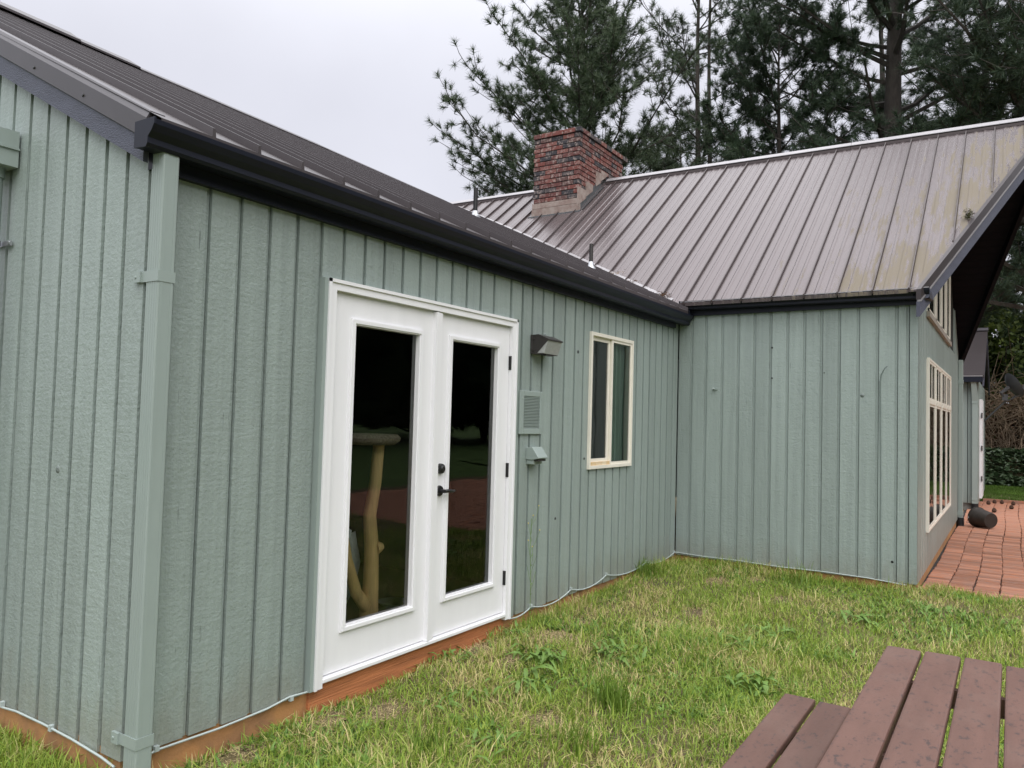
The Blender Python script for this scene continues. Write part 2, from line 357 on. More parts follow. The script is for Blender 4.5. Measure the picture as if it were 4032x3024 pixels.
# ------------------------------------------------------------------ ground
L, WB, EYE = 6.124, 2.305, 1.414
def ground(x, y):
    x = np.asarray(x, float); y = np.asarray(y, float)
    g = -.12+.045*sm((x-2)/4)-.10*sm(-y/2.6)*(1-sm((x-2)/4.5))
    g = g-.06*sm((-x-.0)/.6)*sm(y/.3)-.035*sm((1.9-x)/.6)*sm((y+.9)/.5)
    g = g+.014*np.sin(2.1*x+1.3*y)*np.cos(1.7*y-.6*x)*np.exp(-(x*x+y*y)/400)
    return g
def sheet(name, x0, x1, y0, y1, nx, ny, zf, m, parent=None):
    X, Y = np.meshgrid(np.linspace(x0, x1, nx), np.linspace(y0, y1, ny), indexing='ij'); Z = zf(X, Y)
    V = np.stack([X, Y, Z], -1).reshape(-1, 3); i = (np.arange(nx-1)[:, None]*ny+np.arange(ny-1)[None]).ravel()
    F = np.concatenate([np.stack([i, i+ny, i+ny+1], 1), np.stack([i, i+ny+1, i+1], 1)])
    return np_mesh(name, V, F, m, parent)
def soil_z(X, Y):
    z = ground(X, Y); p = sm((X-6.3)/.25)*sm((-2.2-Y)/.1)*(1-sm((X-17.7)/.3))
    h = sm((X+.3)/.3)*sm((Y+.0)/.3)*(1-sm((X-18)/1))
    return z-.15*p-.3*h
lg = structure(sheet('lawn_soil', -6, 21, -9, 7, 216, 128, soil_z, 'soil'))
def far_z(X, Y):
    inn = ((X > -5.9) & (X < 20.9) & (Y > -8.9) & (Y < 6.9))
    return np.where(inn, -.6, -.16+0*X)
structure(sheet('ground', -150, 250, -200, 200, 140, 140, far_z, 'farlawn'))

# ------------------------------------------------------------------ the house
house = thing('house', (0, 0, -.12), 'sage green board sided house with brown standing seam metal roofs and white double doors', 'house')
LIP, GAP, FD, RD = .022, .006, .026, .014
def boards(parent, fmap, edges, zb, zt, holes=(), slope=0, zref=0):
    """edges: u positions where each board face starts; the last one ends the run"""
    for i in range(len(edges)-1):
        a, e = edges[i], edges[i+1]; b = e-LIP-GAP; mb = {}; z0 = zb+random.uniform(-.006, .006); dj = random.uniform(0, .0015)
        if b-a < .02: b = e
        for (p, q, d) in ((a, b, dj), (b, e-GAP, -RD)):
            if q-p < .004: continue
            cuts = sorted({p, q, *[min(max(h[k], p), q) for h in holes for k in (0, 1)]})
            for u0, u1 in zip(cuts[:-1], cuts[1:]):
                if u1-u0 < 1e-4: continue
                um = (u0+u1)/2; spans = [(z0, None)]
                for h in holes:
                    if h[0] <= um <= h[1]:
                        new = []
                        for s0, s1 in spans:
                            if s0 < h[2]: new.append((s0, h[2]))
                            new.append((h[3], s1))
                        spans = new
                for s0, s1 in spans:
                    t0 = s1 if s1 is not None else zt+slope*(u0-zref); t1 = s1 if s1 is not None else zt+slope*(u1-zref)
                    mb.setdefault('full' if len(spans) == 1 and s1 is None and s0 == z0 else 'up' if s1 is None else 'low', MB()).hexa([fmap(u0, -FD, s0), fmap(u1, -FD, s0), fmap(u1, d, s0), fmap(u0, d, s0), fmap(u0, -FD, t0), fmap(u1, -FD, t1), fmap(u1, d, t1), fmap(u0, d, t0)])
        for q_ in mb.values(): mk('siding_board', q_, 'sage', parent)
def edges_from(pts, step): 
    return pts
# wall with the french doors (faces -y)
wa = MB().box(.0, .028, -.03, 1.05, .12, 2.6).box(2.78, .024, -.03, 4.05, .12, 2.6).box(4.86, .024, -.03, 6.12, .12, 2.6).box(1.05, .024, 2.07, 2.78, .12, 2.6).box(4.05, .024, 2.13, 4.86, .12, 2.6).box(4.05, .024, -.03, 4.86, .12, 1.02)
wallA = mk('wall', wa, 'sheath', house)
eA = [.0, .138, .307, .475, .644, .817, .978, 1.14, 1.30, 1.46, 1.62, 1.78, 1.94, 2.10, 2.26, 2.42, 2.58, 2.74, 2.796, 2.953, 3.093, 3.25, 3.414, 3.599, 3.768, 3.924, 4.07, 4.216, 4.383, 4.541, 4.688, 4.841, 5.017, 5.181, 5.333, 5.49, 5.65, 5.81, 5.965, 6.115]
eA.remove(2.74)
boards(wallA, lambda u, d, z: (u, -d, z), eA, -.025, 2.50, [(1.03, 2.81, -.2, 2.09), (4.05, 4.86, 1.0, 2.15)])
# wall facing -x (right wing)
wallB = mk('wall', MB().box(L+.024, -WB+.02, -.02, L+.12, 0, 2.66), 'sheath', house)
eB = [0, .158, .316, .490, .660, .826, .988, 1.155, 1.317, 1.476, 1.640, 1.809, 1.977, 2.14, 2.235]
boards(wallB, lambda u, d, z: (L-d, -u, z), eB, -.01, 2.62)
cbm = MB().box(L-.004, -WB, -.012, L+.02, -2.237, 2.62); mk('corner_board', cbm, 'sage', wallB)
# left end wall facing -x
wallL = mk('wall', MB().add([(.024, .03, -.03), (.024, 6, -.03), (.024, 6, 5.45), (.024, .03, 2.5), (.1, .03, -.03), (.1, 6, -.03), (.1, 6, 5.45), (.1, .03, 2.5)],
    [(0, 1, 2, 3), (7, 6, 5, 4), (0, 3, 7, 4), (1, 0, 4, 5), (2, 1, 5, 6), (3, 2, 6, 7)]), 'sheath', house)
eL = [0.0, .174, .344, .522, .698, .884]+[.884+.178*k for k in range(1, 9)]
boards(wallL, lambda u, d, z: (-d, u, z), eL, -.03, 2.50, slope=.5)
# gable wall with the tall windows (faces -y)
wc = MB().add([(L+.02, -WB+.024, -.02), (12.4, -WB+.024, -.02), (12.4, -WB+.024, 2.6), (9.25, -WB+.024, 5.0), (L+.02, -WB+.024, 2.6)]+[(L+.02, -WB+.1, -.02), (12.4, -WB+.1, -.02), (12.4, -WB+.1, 2.6), (9.25, -WB+.1, 5.0), (L+.02, -WB+.1, 2.6)],
    [(0, 1, 2, 3, 4), (9, 8, 7, 6, 5), (0, 4, 9, 5), (1, 0, 5, 6), (2, 1, 6, 7)])
wallC = mk('wall', wc, 'sheath', house)
eC = [L+.002]+[L+.17+.17*k for k in range(37)]
hc = [(7.03, 10.33, .38, 2.12), (6.95, 11.5, 2.55, 2.58)]
def topC(u): return min(2.60+.745*(u-L), 2.60+.745*(12.4-u))
for i in range(len(eC)-1):
    a, e = eC[i], eC[i+1]; mbs = {}
    for p, q, d in ((a, e-LIP-GAP, 0), (e-LIP-GAP, e-GAP, -RD)):
        um = (p+q)/2; sp = [(-.012, None)]
        if 7.03 < um < 10.33: sp = [(-.012, .38), (2.12, 2.55)]
        elif 6.95 < um < 11.5: sp = [(-.012, 2.55)]
        for s0, s1 in sp:
            t0, t1 = (topC(p), topC(q)) if s1 is None else (s1, s1)
            mbs.setdefault(s0, MB()).hexa([(p, -WB+FD, s0), (p, -WB-d, s0), (q, -WB-d, s0), (q, -WB+FD, s0), (p, -WB+FD, t0), (p, -WB-d, t0), (q, -WB-d, t1), (q, -WB+FD, t1)])
    for mb in mbs.values(): mk('siding_board', mb, 'sage', wallC)
# hidden back walls that close the volumes
mk('back_wall', MB().box(.1, 5.9, -.03, 12.4, 6.0, 2.6).box(12.3, -2.2, -.03, 12.4, 5.9, 2.6), 'sage', house)
# footings
mk('footing', MB().box(.012, .02, -.5, 1.0, .3, -.012).box(.012, .3, -.5, .3, 6, -.012), 'foundation', house)
mk('footing', MB().box(2.80, .02, -.5, L+.1, .3, .02).box(L+.02, -WB+.02, -.5, L+.3, .02, -.004).box(L+.3, -WB+.02, -.5, 12.4, -WB+.3, -.004), 'foundation', house)
mk('rim_board', MB().box(1.00, .004, -.34, 2.80, .3, -.006), 'rim_board', house)

# double doors
dd = mk('double_door', MB().box(.999, -.032, -.022, 1.058, .09, 2.062).box(2.772, -.032, -.022, 2.831, .09, 2.062).box(.999, -.032, 2.062, 2.831, .09, 2.118)
        .box(.999, -.040, -.022, 1.016, -.032, 2.118).box(2.814, -.040, -.022, 2.831, -.032, 2.118).box(.999, -.040, 2.100, 2.831, -.032, 2.118)
        .box(1.058, .005, 2.035, 2.772, .09, 2.062), 'white', house)
mk('casing', MB().box(.974, -.030, -.022, .9985, .02, 2.118), 'sage_metal', dd)
mk('sill', MB().box(1.058, -.035, .002, 2.772, .10, .024), 'white', dd, bevel=.004)
def leaf(x0, x1, gx0, gx1):
    z0, z1, a, b = .030, 2.050, .265, 1.895
    m = MB().box(x0, -.004, z0, gx0, .040, z1).box(gx1, -.004, z0, x1, .040, z1).box(gx0, -.004, z0, gx1, .040, a).box(gx0, -.004, b, gx1, .040, z1)
    o = mk('door_leaf', m, 'white', dd)
    mo = MB()
    w = .034
    for p, q, d in ((0, w, .012), (.006, w-.008, .019)):
        mo.box(gx0-w+p, -.004-d, a-w+p, gx0-w+q, -.0038, b+w-p).box(gx1+w-q, -.004-d, a-w+p, gx1+w-p, -.0038, b+w-p)
        mo.box(gx0-w+q, -.004-d, a-w+p, gx1+w-q, -.0038, a-w+q).box(gx0-w+q, -.004-d, b+w-q, gx1+w-q, -.0038, b+w-p)
    mk('glazing_bead', mo, 'white', dd)
    mkpane(MB().box(gx0, .014, a, gx1, .018, b), dd)
leaf(1.062, 1.906, 1.224, 1.764); leaf(1.968, 2.768, 2.094, 2.612)
mk('astragal', MB().box(1.903, -.026, .026, 1.968, .03, 2.055).box(1.903, -.034, .026, 1.925, -.026, 2.055), 'white', dd)
for z in (1.80, 1.035, .272):
    mk('hinge', MB().tube([(2.776, -.016, z-.05), (2.776, -.016, z+.05)], .011, 8).box(2.765, -.010, z-.05, 2.789, -.0045, z+.05), 'black', dd)
mk('deadbolt', MB().lathe([(0, .032), (.014, .032), (.022, .024), (.030, .022), (.033, .006), (.033, 0)], 18, (2.012, -.004, 1.076), (0, -1, 0)), 'black', dd, smooth=True)
hd = MB().lathe([(0, .014), (.030, .013), (.034, .006), (.034, 0)], 18, (2.012, -.004, .936), (0, -1, 0)).tube([(2.012, -.015, .936), (2.012, -.055, .936)], .012, 10).tube([(2.006, -.055, .936), (2.05, -.058, .938), (2.09, -.054, .932), (2.118, -.046, .934)], [.011, .011, .010, .007], 8)
mk('door_handle', hd, 'black', dd, smooth=True)

# slider window
wx0, wx1, wz0, wz1 = 4.018, 4.888, .986, 2.166
win = mk('window', MB().box(wx0, -.022, wz0, wx0+.030, .06, wz1).box(wx1-.030, -.022, wz0, wx1, .06, wz1).box(wx0+.030, -.022, wz1-.030, wx1-.030, .06, wz1).box(wx0+.030, -.022, wz0, wx1-.030, .06, wz0+.028), 'cream', house)
mk('fixed_sash', MB().box(4.435, -.014, 1.014, 4.463, .05, 2.136).box(4.463, -.014, 1.014, 4.858, .04, 1.036).box(4.463, -.014, 2.112, 4.858, .04, 2.136).box(4.836, -.014, 1.036, 4.858, .04, 2.112), 'cream', win)
mk('sliding_sash', MB().box(4.048, .004, 1.045, 4.074, .05, 2.136).box(4.398, .004, 1.045, 4.43, .05, 2.136).box(4.074, .004, 1.045, 4.398, .05, 1.072).box(4.074, .004, 2.098, 4.398, .05, 2.136), 'cream', win)
mk('sill_track', MB().box(4.048, -.012, 1.014, 4.435, .05, 1.045), 'cream_stain', win)
mkpane(MB().box(4.463, -.004, 1.036, 4.836, .0, 2.112), win)
mkpane(MB().box(4.074, .014, 1.072, 4.398, .018, 2.098), win)
mk('insect_screen', MB().box(4.074, .022, 1.072, 4.398, .024, 2.098), 'screen', win)

# tall windows of the gable wall
tw = mk('gable_window', MB().box(7.0, -WB-.026, .365, 7.02, -WB+.06, 2.135).box(10.33, -WB-.022, .365, 10.37, -WB+.06, 2.135).box(7.02, -WB-.022, 2.11, 10.33, -WB+.06, 2.135).box(7.02, -WB-.022, .365, 10.33, -WB+.06, .39), 'cream', house)
cols = [(7.02, 7.82), (7.95, 8.66), (8.80, 9.55), (9.64, 10.33)]
for a, b in zip(cols[:-1], cols[1:]): mk('mullion_post', MB().box(a[1], -WB-.004, .39, b[0], -WB+.06, 2.11), 'sage_metal', tw)
for a, b in cols:
    f = MB()
    for (z0, z1) in ((.39, 1.665), (1.705, 2.11)):
        f.box(a, -WB-.018, z0, a+.03, -WB+.05, z1).box(b-.045, -WB-.020, z0, b, -WB+.05, z1).box(a+.03, -WB-.018, z0, b-.045, -WB+.05, z0+.025).box(a+.03, -WB-.018, z1-.025, b-.045, -WB+.05, z1)
    f.box(a, -WB-.026, 1.665, b, -WB+.05, 1.705)
    f.box((a+b)/2-.016, -WB-.016, 1.73, (a+b)/2+.016, -WB-.0125, 2.085)
    mk('window_frame', f, 'cream', tw)
    mkpane(MB().box(a+.03, -WB-.012, .415, b-.045, -WB-.008, 1.640), tw)
    mkpane(MB().box(a+.03, -WB-.012, 1.73, b-.045, -WB-.008, 2.085), tw)
# clerestory lights that follow the rake
cw = mk('clerestory_window', MB().box(6.93, -WB-.008, 2.55, 6.96, -WB+.03, 3.18), 'cream', house)
ct = [(6.96, 7.82), (7.93, 8.62), (8.72, 9.38), (9.5, 10.2)]
for a, b in ct:
    z0 = 2.60
    za, zb = min(topC(a)-.03, 4.4), min(topC(b)-.03, 4.4)
    f = MB()
    for (p, q) in ((a, a+.06), (b-.07, b)):
        f.hexa([(p, -WB-.02, z0), (q, -WB-.02, z0), (q, -WB+.04, z0), (p, -WB+.04, z0), (p, -WB-.02, topC(p)-.04), (q, -WB-.02, topC(q)-.04), (q, -WB+.04, topC(q)-.04), (p, -WB+.04, topC(p)-.04)])
    f.box(a, -WB-.02, z0, b, -WB+.03, z0+.04)
    mk('window_frame', f, 'cream', cw)
    mk('sill', MB().box(a-.05, -WB-.034, 2.545, b+.02, -WB-.002, 2.60), 'taupe', cw)
    g = MB().hexa([(a+.06, -WB-.010, z0+.04), (b-.07, -WB-.010, z0+.04), (b-.07, -WB-.006, z0+.04), (a+.06, -WB-.006, z0+.04), (a+.06, -WB-.010, topC(a+.06)-.04), (b-.07, -WB-.010, topC(b-.07)-.04), (b-.07, -WB-.006, topC(b-.07)-.04), (a+.06, -WB-.006, topC(a+.06)-.04)])
    mkpane(g, cw)

# ------------------------------------------------------------------ roofs
def zr(x): return float(np.interp(x, [0, 3, 7, 9.6], [5.56, 5.50, 5.45, 5.38]))
def ZA(x, y): return 2.66+y*(zr(x)-2.66)/5.9
def xv(y):          # where the two roof planes meet, for a given y
    x = 6.0
    for _ in range(30): x = 6.0+(ZA(x, y)-2.70)/.765
    return x
def yv(x):
    a, b = -.6, 6.5
    for _ in range(40):
        m = (a+b)/2
        if xv(m) < x: a = m
        else: b = m
    return (a+b)/2
def zB(x): return 2.70+.765*(x-6.0)
def xr(y): return 9.25+.032*(y+3.1)
roofA = mk('roof', MB().add([(-.02, -.13, ZA(0, -.13)-.03), (6.0, -.13, ZA(6, -.13)-.03), (9.4, 5.9, 5.33), (-.02, 5.9, 5.5), (-.02, 12, 2.4), (9.4, 12, 2.4)], [(0, 1, 2, 3), (3, 2, 5, 4)]), 'soffit', house)
xs = [-.055, .188, .425, .679, .949, 1.205, 1.47]+[1.47+.262*k for k in range(1, 31)]
for i in range(len(xs)-1):
    a, b = xs[i], xs[i+1]
    if a > 9.2: break
    w = b-a; rib = .038
    prof = [(a-.009, 0), (a-.006, rib), (a+.006, rib), (a+.010, 0)]
    if i == 0: prof += [(a+w*f, 0) for f in (.2, .4, .6, .8)]
    prof += [(b-.0095, 0)]
    if i == 0: prof = [(a, 0)]+prof[4:]
    mb = MB(); lo = []; hi = []
    for x, h in prof:
        y0 = -.165 if x < 6.0 else yv(x)+.03
        lo.append((x, y0, ZA(x, y0)+h)); hi.append((x, 5.88, ZA(x, 5.88)+h))
    n = len(prof); ps = [(p[0], p[1], p[2]-prof[k][1]-.035) for k, p in enumerate(lo)]
    mb.add(lo+hi+ps, [(k, k+1, n+k+1, n+k) for k in range(n-1)]+[(2*n+k, 2*n+k+1, k+1, k) for k in range(n-1)])
    mk('roof_panel', mb, 'roof_dark', roofA)
# ridge cap of the long roof: lapped lengths, the near ones sit higher
def capA(x0, x1, up):
    m = MB()
    for (y, dz) in ((5.68, -.03),): pass
    P = lambda x: [(x, 5.66, ZA(x, 5.66)+.04+up*.5), (x, 5.66, ZA(x, 5.66)+.055+up*.7), (x, 5.9, ZA(x, 5.9)+.07+up), (x, 6.14, ZA(x, 5.66)+.055+up*.7), (x, 6.14, ZA(x, 5.66)+.02)]
    m.add(P(x0)+P(x1), [(k, k+1, 5+k+1, 5+k) for k in range(4)]+[(0, 4, 3, 2, 1), (5, 6, 7, 8, 9)])
    mk('ridge_cap', m, 'roof_dark', roofA)
capA(-.06, 1.3, .07); capA(1.305, 2.5, .05); capA(2.505, 3.2, .03); capA(3.205, 6.2, .0); capA(6.205, 9.3, -.004)
# rake flashing and barge board on the left end
fl = MB(); pr = [(.02, .040), (-.045, .040), (-.062, .005), (-.052, -.085), (-.044, -.09), (-.044, -.06), (.02, -.02)]
fl.prism(pr, lambda x, h: (x, -.068, 2.625+.5*(-.068)+h), lambda x, h: (x, 5.9, 2.625+.5*5.9+h)); mk('rake_flashing', fl, 'rooftrim', roofA)
scm = MB()
for y in (-.05, .45, .92, 1.4, 1.9): scm.lathe([(0, .006), (.007, .005), (.009, 0)], 8, (-.0555, y, 2.625+.5*y-.05), (-1, 0, .2))
mk('screws', scm, 'black', roofA)
bg_ = MB().prism([(-.044, -.06), (-.022, -.06), (-.022, -.2), (-.044, -.2)], lambda x, h: (x, -.028, 2.64+.5*-.028+h), lambda x, h: (x, 5.9, 2.64+.5*5.9+h)); mk('barge_board', bg_, 'navy_wood', roofA)
# fascia and gutter of the long eave
mk('fascia', MB().box(-.005, -.035, 2.405, 5.93, -.002, 2.585), 'navy', roofA)
gp = [(-.036, 2.570), (-.036, 2.468), (-.118, 2.462), (-.128, 2.475), (-.128, 2.498), (-.152, 2.520), (-.168, 2.546), (-.170, 2.566), (-.162, 2.566), (-.158, 2.552), (-.12, 2.535), (-.04, 2.535)]
gA = mk('gutter', MB().prism(gp, lambda y, z: (-.084, y, z), lambda y, z: (6.075, y, z-.015)), 'navy', house)
mk('gutter_end_cap', MB().prism([(-.036, 2.574), (-.036, 2.466), (-.120, 2.459), (-.131, 2.475), (-.131, 2.499), (-.155, 2.521), (-.172, 2.546), (-.173, 2.572)], lambda y, z: (-.090, y, z), lambda y, z: (-.082, y, z)), 'navy', gA)
mk('gutter_end_cap', MB().prism([(-.036, 2.556), (-.036, 2.451), (-.120, 2.444), (-.131, 2.46), (-.131, 2.484), (-.155, 2.506), (-.172, 2.531), (-.173, 2.557)], lambda y, z: (6.071, y, z), lambda y, z: (6.079, y, z)), 'navy', gA)
# right wing roof
roofB = mk('roof', MB().add([(6.0, -2.3, zB(6.0)-.05), (6.0, 7, zB(6.0)-.05), (9.5, 7, zB(9.5)-.05), (9.24, -3.42, zB(9.24)-.05), (12.5, 7, 2.65), (12.5, -2.3, 2.65)], [(0, 1, 2, 3), (3, 2, 4, 5)]), 'soffit', house)
ys = [-2.243+.306*k for k in range(-4, 29)]
def xlo(y):
    if y > -.0: return max(5.965, xv(y)-.04)
    if y < -2.30: return 5.965+(-2.30-y)/.345
    return 5.965
for i in range(len(ys)-1):
    a, b = ys[i], ys[i+1]; w = b-a
    prof = [(a+.006, 0)]
    for f in (.33, .66): prof += [(a+w*f-.022, 0), (a+w*f-.010, .0055), (a+w*f+.010, .0055), (a+w*f+.022, 0)]
    prof += [(b-.0085, 0)]
    prof = [p for p in prof if p[0] > -3.46 and xlo(p[0]) < xr(p[0])-.03]
    if len(prof) < 2: continue
    lo, hi = [], []
    for y, h in prof:
        x0, x1 = xlo(y), xr(y); lo.append((x0-.5*h, y, zB(x0)+h)); hi.append((x1, y, zB(x1)+h))
    n = len(prof); ps = [(p[0]+.004, p[1], p[2]-prof[k][1]-.03) for k, p in enumerate(lo)]
    mb = MB().add(lo+hi+ps, [(n+k, n+k+1, k+1, k) for k in range(n-1)]+[(k, k+1, 2*n+k+1, 2*n+k) for k in range(n-1)])
    mk('roof_panel', mb, 'roof_b', roofB)
    if a > -3.44:
        x0, x1 = xlo(a)-.012, xr(a)-.02
        if x1-x0 > .05: mk('standing_seam', MB().hexa([(x0, a-.006, zB(x0)-.01), (x1, a-.006, zB(x1)-.01), (x1, a+.006, zB(x1)-.01), (x0, a+.006, zB(x0)-.01), (x0-.01, a-.005, zB(x0-.01)+.034), (x1, a-.005, zB(x1)+.034), (x1, a+.005, zB(x1)+.034), (x0-.01, a+.005, zB(x0-.01)+.034)]), 'roof_seam', roofB)
# far slope of the right wing
mk('far_slope', MB().add([(9.25, -3.45, zB(9.25)), (9.54, 7, zB(9.54)), (12.66, 7, 2.62), (12.66, -2.30, 2.62), (9.25, -3.45, zB(9.25)-.05), (12.66, -2.30, 2.57)], [(0, 3, 2, 1), (0, 4, 5, 3)]), 'roof_dark', roofB)
# ridge cap: the reflected sky is painted as a pale top over a darker base
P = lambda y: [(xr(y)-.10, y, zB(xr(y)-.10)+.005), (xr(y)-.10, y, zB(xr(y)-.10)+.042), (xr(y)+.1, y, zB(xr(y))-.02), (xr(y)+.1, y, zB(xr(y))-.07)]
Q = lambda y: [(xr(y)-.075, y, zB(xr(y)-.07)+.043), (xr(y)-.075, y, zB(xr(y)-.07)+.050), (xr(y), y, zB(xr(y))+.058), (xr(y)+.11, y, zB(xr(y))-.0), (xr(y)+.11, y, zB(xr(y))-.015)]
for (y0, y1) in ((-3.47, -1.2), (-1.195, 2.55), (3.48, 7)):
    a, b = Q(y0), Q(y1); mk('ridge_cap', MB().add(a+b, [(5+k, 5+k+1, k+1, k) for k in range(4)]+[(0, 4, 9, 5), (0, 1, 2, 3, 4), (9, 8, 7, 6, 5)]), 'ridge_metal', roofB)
    a, b = P(y0), P(y1); mk('ridge_cap_base', MB().add(a+b, [(4+k, 4+k+1, k+1, k) for k in range(3)]+[(0, 1, 2, 3), (7, 6, 5, 4)]), 'roof_seam', roofB)
# prow rakes: flashing, drip hem and barge board
ra, rb = Vector((5.93, -2.315)), Vector((9.25, -3.46))
def rake(name, d0, d1, h0, h1, m, p0=ra, p1=rb, za=None, zb=None, par=None):
    t = (p1-p0).normalized(); nrm = Vector((t.y, -t.x))
    if nrm.y > 0: nrm = -nrm
    za = zB(p0.x) if za is None else za; zb = zB(p1.x) if zb is None else zb
    a0, a1, b0, b1 = p0+nrm*d0, p0+nrm*d1, p1+nrm*d0, p1+nrm*d1
    return mk(name, MB().hexa([(a0.x, a0.y, za+h0), (b0.x, b0.y, zb+h0), (b1.x, b1.y, zb+h0), (a1.x, a1.y, za+h0), (a0.x, a0.y, za+h1), (b0.x, b0.y, zb+h1), (b1.x, b1.y, zb+h1), (a1.x, a1.y, za+h1)]), m, par or roofB)
rake('rake_flashing', -.012, .030, -.075, .022, 'roof_dark'); rake('rake_flashing', -.09, -.012, .004, .022, 'roof_b')
rake('drip_edge', .0, .036, -.092, -.076, 'ridge_metal'); rake('barge_board', -.01, .022, -.23, -.094, 'navy_wood')
fa, fb = Vector((12.66, -2.315)), Vector((9.25, -3.46))
rake('rake_flashing', -.01, .03, -.075, .02, 'roof_dark', fa, fb, 2.62, zB(9.25)); rake('barge_board', -.03, .022, -.21, -.078, 'soffit', fa, fb, 2.62, zB(9.25))
# soffit boards under both sides of the prow
for side in (0, 1):
    for k in range(34):
        t0, t1 = k/34+.0008, (k+1)/34-.0008; xe = 12.6 if side else 5.99
        pts = []
        for t in (t0, t1):
            x = xe+(9.25-xe)*t; y = -2.33+(-3.44+2.33)*t; z = (2.63 if side else zB(5.99))+(zB(9.25)-(2.63 if side else zB(5.99)))*t-.075
            pts.append((x, y, z))
        (xa, ya, z0), (xb, yb, z1) = pts
        mk('soffit_board', MB().hexa([(xa, ya, z0), (xb, yb, z1), (xb, -WB+.03, z1), (xa, -WB+.03, z0), (xa, ya, z0+.015), (xb, yb, z1+.015), (xb, -WB+.03, z1+.015), (xa, -WB+.03, z0+.015)]), 'soffit', roofB)
# fascia and gutter of the right wing
mk('fascia', MB().box(6.085, -2.33, 2.552, 6.118, -.04, 2.69), 'navy', roofB)
mk('fascia', MB().box(6.04, -.04, 2.60, 6.118, .25, 2.695), 'soffit', roofB)
mk('soffit_return', MB().add([(6.0, -2.40, 2.60), (6.0, -2.30, 2.57), (6.16, -2.30, 2.545), (6.13, -2.43, 2.585), (6.0, -2.42, 2.66), (6.0, -2.30, 2.66), (6.2, -2.30, 2.66), (6.16, -2.43, 2.66)], [(0, 3, 2, 1), (4, 5, 6, 7), (0, 1, 5, 4), (1, 2, 6, 5), (2, 3, 7, 6), (3, 0, 4, 7)]), 'navy_wood', roofB)
gq = [(6.084, 2.688), (6.084, 2.606), (6.016, 2.602), (6.006, 2.612), (6.006, 2.634), (5.985, 2.652), (5.972, 2.676), (5.970, 2.692), (5.978, 2.692), (5.982, 2.680), (6.01, 2.668), (6.08, 2.668)]
gB = mk('gutter', MB().prism(gq, lambda x, z: (x, -.052, z+.006), lambda x, z: (x, -2.40, z-.012)), 'navy', house)
for y, dz in ((-.048, .006), (-2.404, -.012)):
    mk('gutter_end_cap', MB().prism([(6.086, 2.692), (6.086, 2.603), (6.014, 2.599), (6.003, 2.611), (6.003, 2.635), (5.982, 2.653), (5.968, 2.678), (5.967, 2.696)], lambda x, z: (x, y-.003, z+dz), lambda x, z: (x, y+.003, z+dz)), 'navy', gB)
mk('gutter_lip', MB().box(5.9665, -2.40, 2.684, 5.984, -.06, 2.692), 'ridge_metal', gB)
mk('outlet', MB().box(6.02, -.15, 2.50, 6.075, -.10, 2.605), 'navy', gB)
# valley flashing with needle litter
vf = MB()
yy = np.linspace(.05, 5.7, 24)
for a, b in zip(yy[:-1], yy[1:]):
    vf.add([(xv(a)-.03, a, ZA(xv(a), a)+.006), (xv(b)-.03, b, ZA(xv(b), b)+.006), (xv(b)+.075, b, zB(xv(b)+.075)+.006), (xv(a)+.075, a, zB(xv(a)+.075)+.006)], [(0, 3, 2, 1)])
mk('valley_flashing', vf, 'ridge_metal', roofB)
def litter(c, n, r, h, parent, mname='debris', ax=None):
    V, F = [], []
    for k in range(n):
        p = np.array(c)+rng.normal(0, 1, 3)*np.array(r); d = rng.normal(0, 1, 3); d[2] *= .5; d /= np.linalg.norm(d); q = np.cross(d, rng.normal(0, 1, 3)); q /= np.linalg.norm(q)
        l_ = rng.uniform(.5, 1)*h; o = len(V); V += [p-d*l_-q*h*.16, p-d*l_+q*h*.16, p+d*l_]; F.append((o, o+1, o+2))
    return structure(np_mesh('needle_litter', V, F, mname, parent), 'stuff')
litter((xv(.2)+.0, .2, 2.79), 260, (.03, .05, .02), .022, roofB); litter((xv(.75), .75, ZA(6.3, .75)+.02), 120, (.03, .08, .012), .02, roofB)
litter((xv(1.1), 1.1, ZA(6.6, 1.1)+.02), 160, (.04, .1, .012), .02, roofB, 'twig'); litter((7.10, -2.66, zB(7.1)+.03), 220, (.05, .02, .03), .025, roofB, 'moss')

# downspout at the near corner and leader head on the left wall
ds = mk('downspout', MB().box(-.004, -.112, -.16, .068, -.030, 2.470), 'sage_metal', house, bevel=.006)
fl_ = MB()
for k in range(5): fl_.box(-.0048, -.104+.016*k, -.15, -.004, -.094+.016*k, 2.468)
for k in range(2): fl_.box(.006+.045*k, -.1128, -.15, .016+.045*k, -.112, 2.468)
mk('flutes', fl_, 'sage_metal', ds)
for z in (1.93, .045):
    s_ = MB().box(-.008, -.1145, z, .0705, -.112, z+.045).box(-.008, -.112, z, -.0045, .0, z+.045).box(-.0175, -.001, z, -.0045, .045, z+.045).box(.068, -.112, z, .0705, -.0, z+.045)
    s_.lathe([(0, .004), (.006, .003), (.007, 0)], 8, (-.0175, .03, z+.022), (-1, 0, 0)); mk('strap', s_, 'sage_metal', ds)
lh = mk('leader_head', MB().prism([(-.0, 2.77), (-.0, 2.59), (-.14, 2.59), (-.15, 2.66), (-.15, 2.77)], lambda x, z: (x-.012, 1.13, z), lambda x, z: (x-.012, 1.52, z)).box(-.168, 1.12, 2.675, -.012, 1.53, 2.685), 'sage_metal', house)
mk('round_downspout', MB().tube([(-.075, 1.24, 2.6), (-.075, 1.24, -.15)], .042, 16).tube([(-.075, 1.24, 2.6), (-.075, 1.24, 2.54)], .05, 16), 'sage_metal', lh, smooth=True)
mk('strap', MB().tube([(-.075, 1.24, 2.20), (-.075, 1.24, 2.225)], .047, 16).box(-.022, 1.15, 2.2, -.012, 1.33, 2.225).tube([(-.03, 1.16, 2.213), (-.012, 1.16, 2.213)], .01, 8), 'steel', lh, smooth=True)
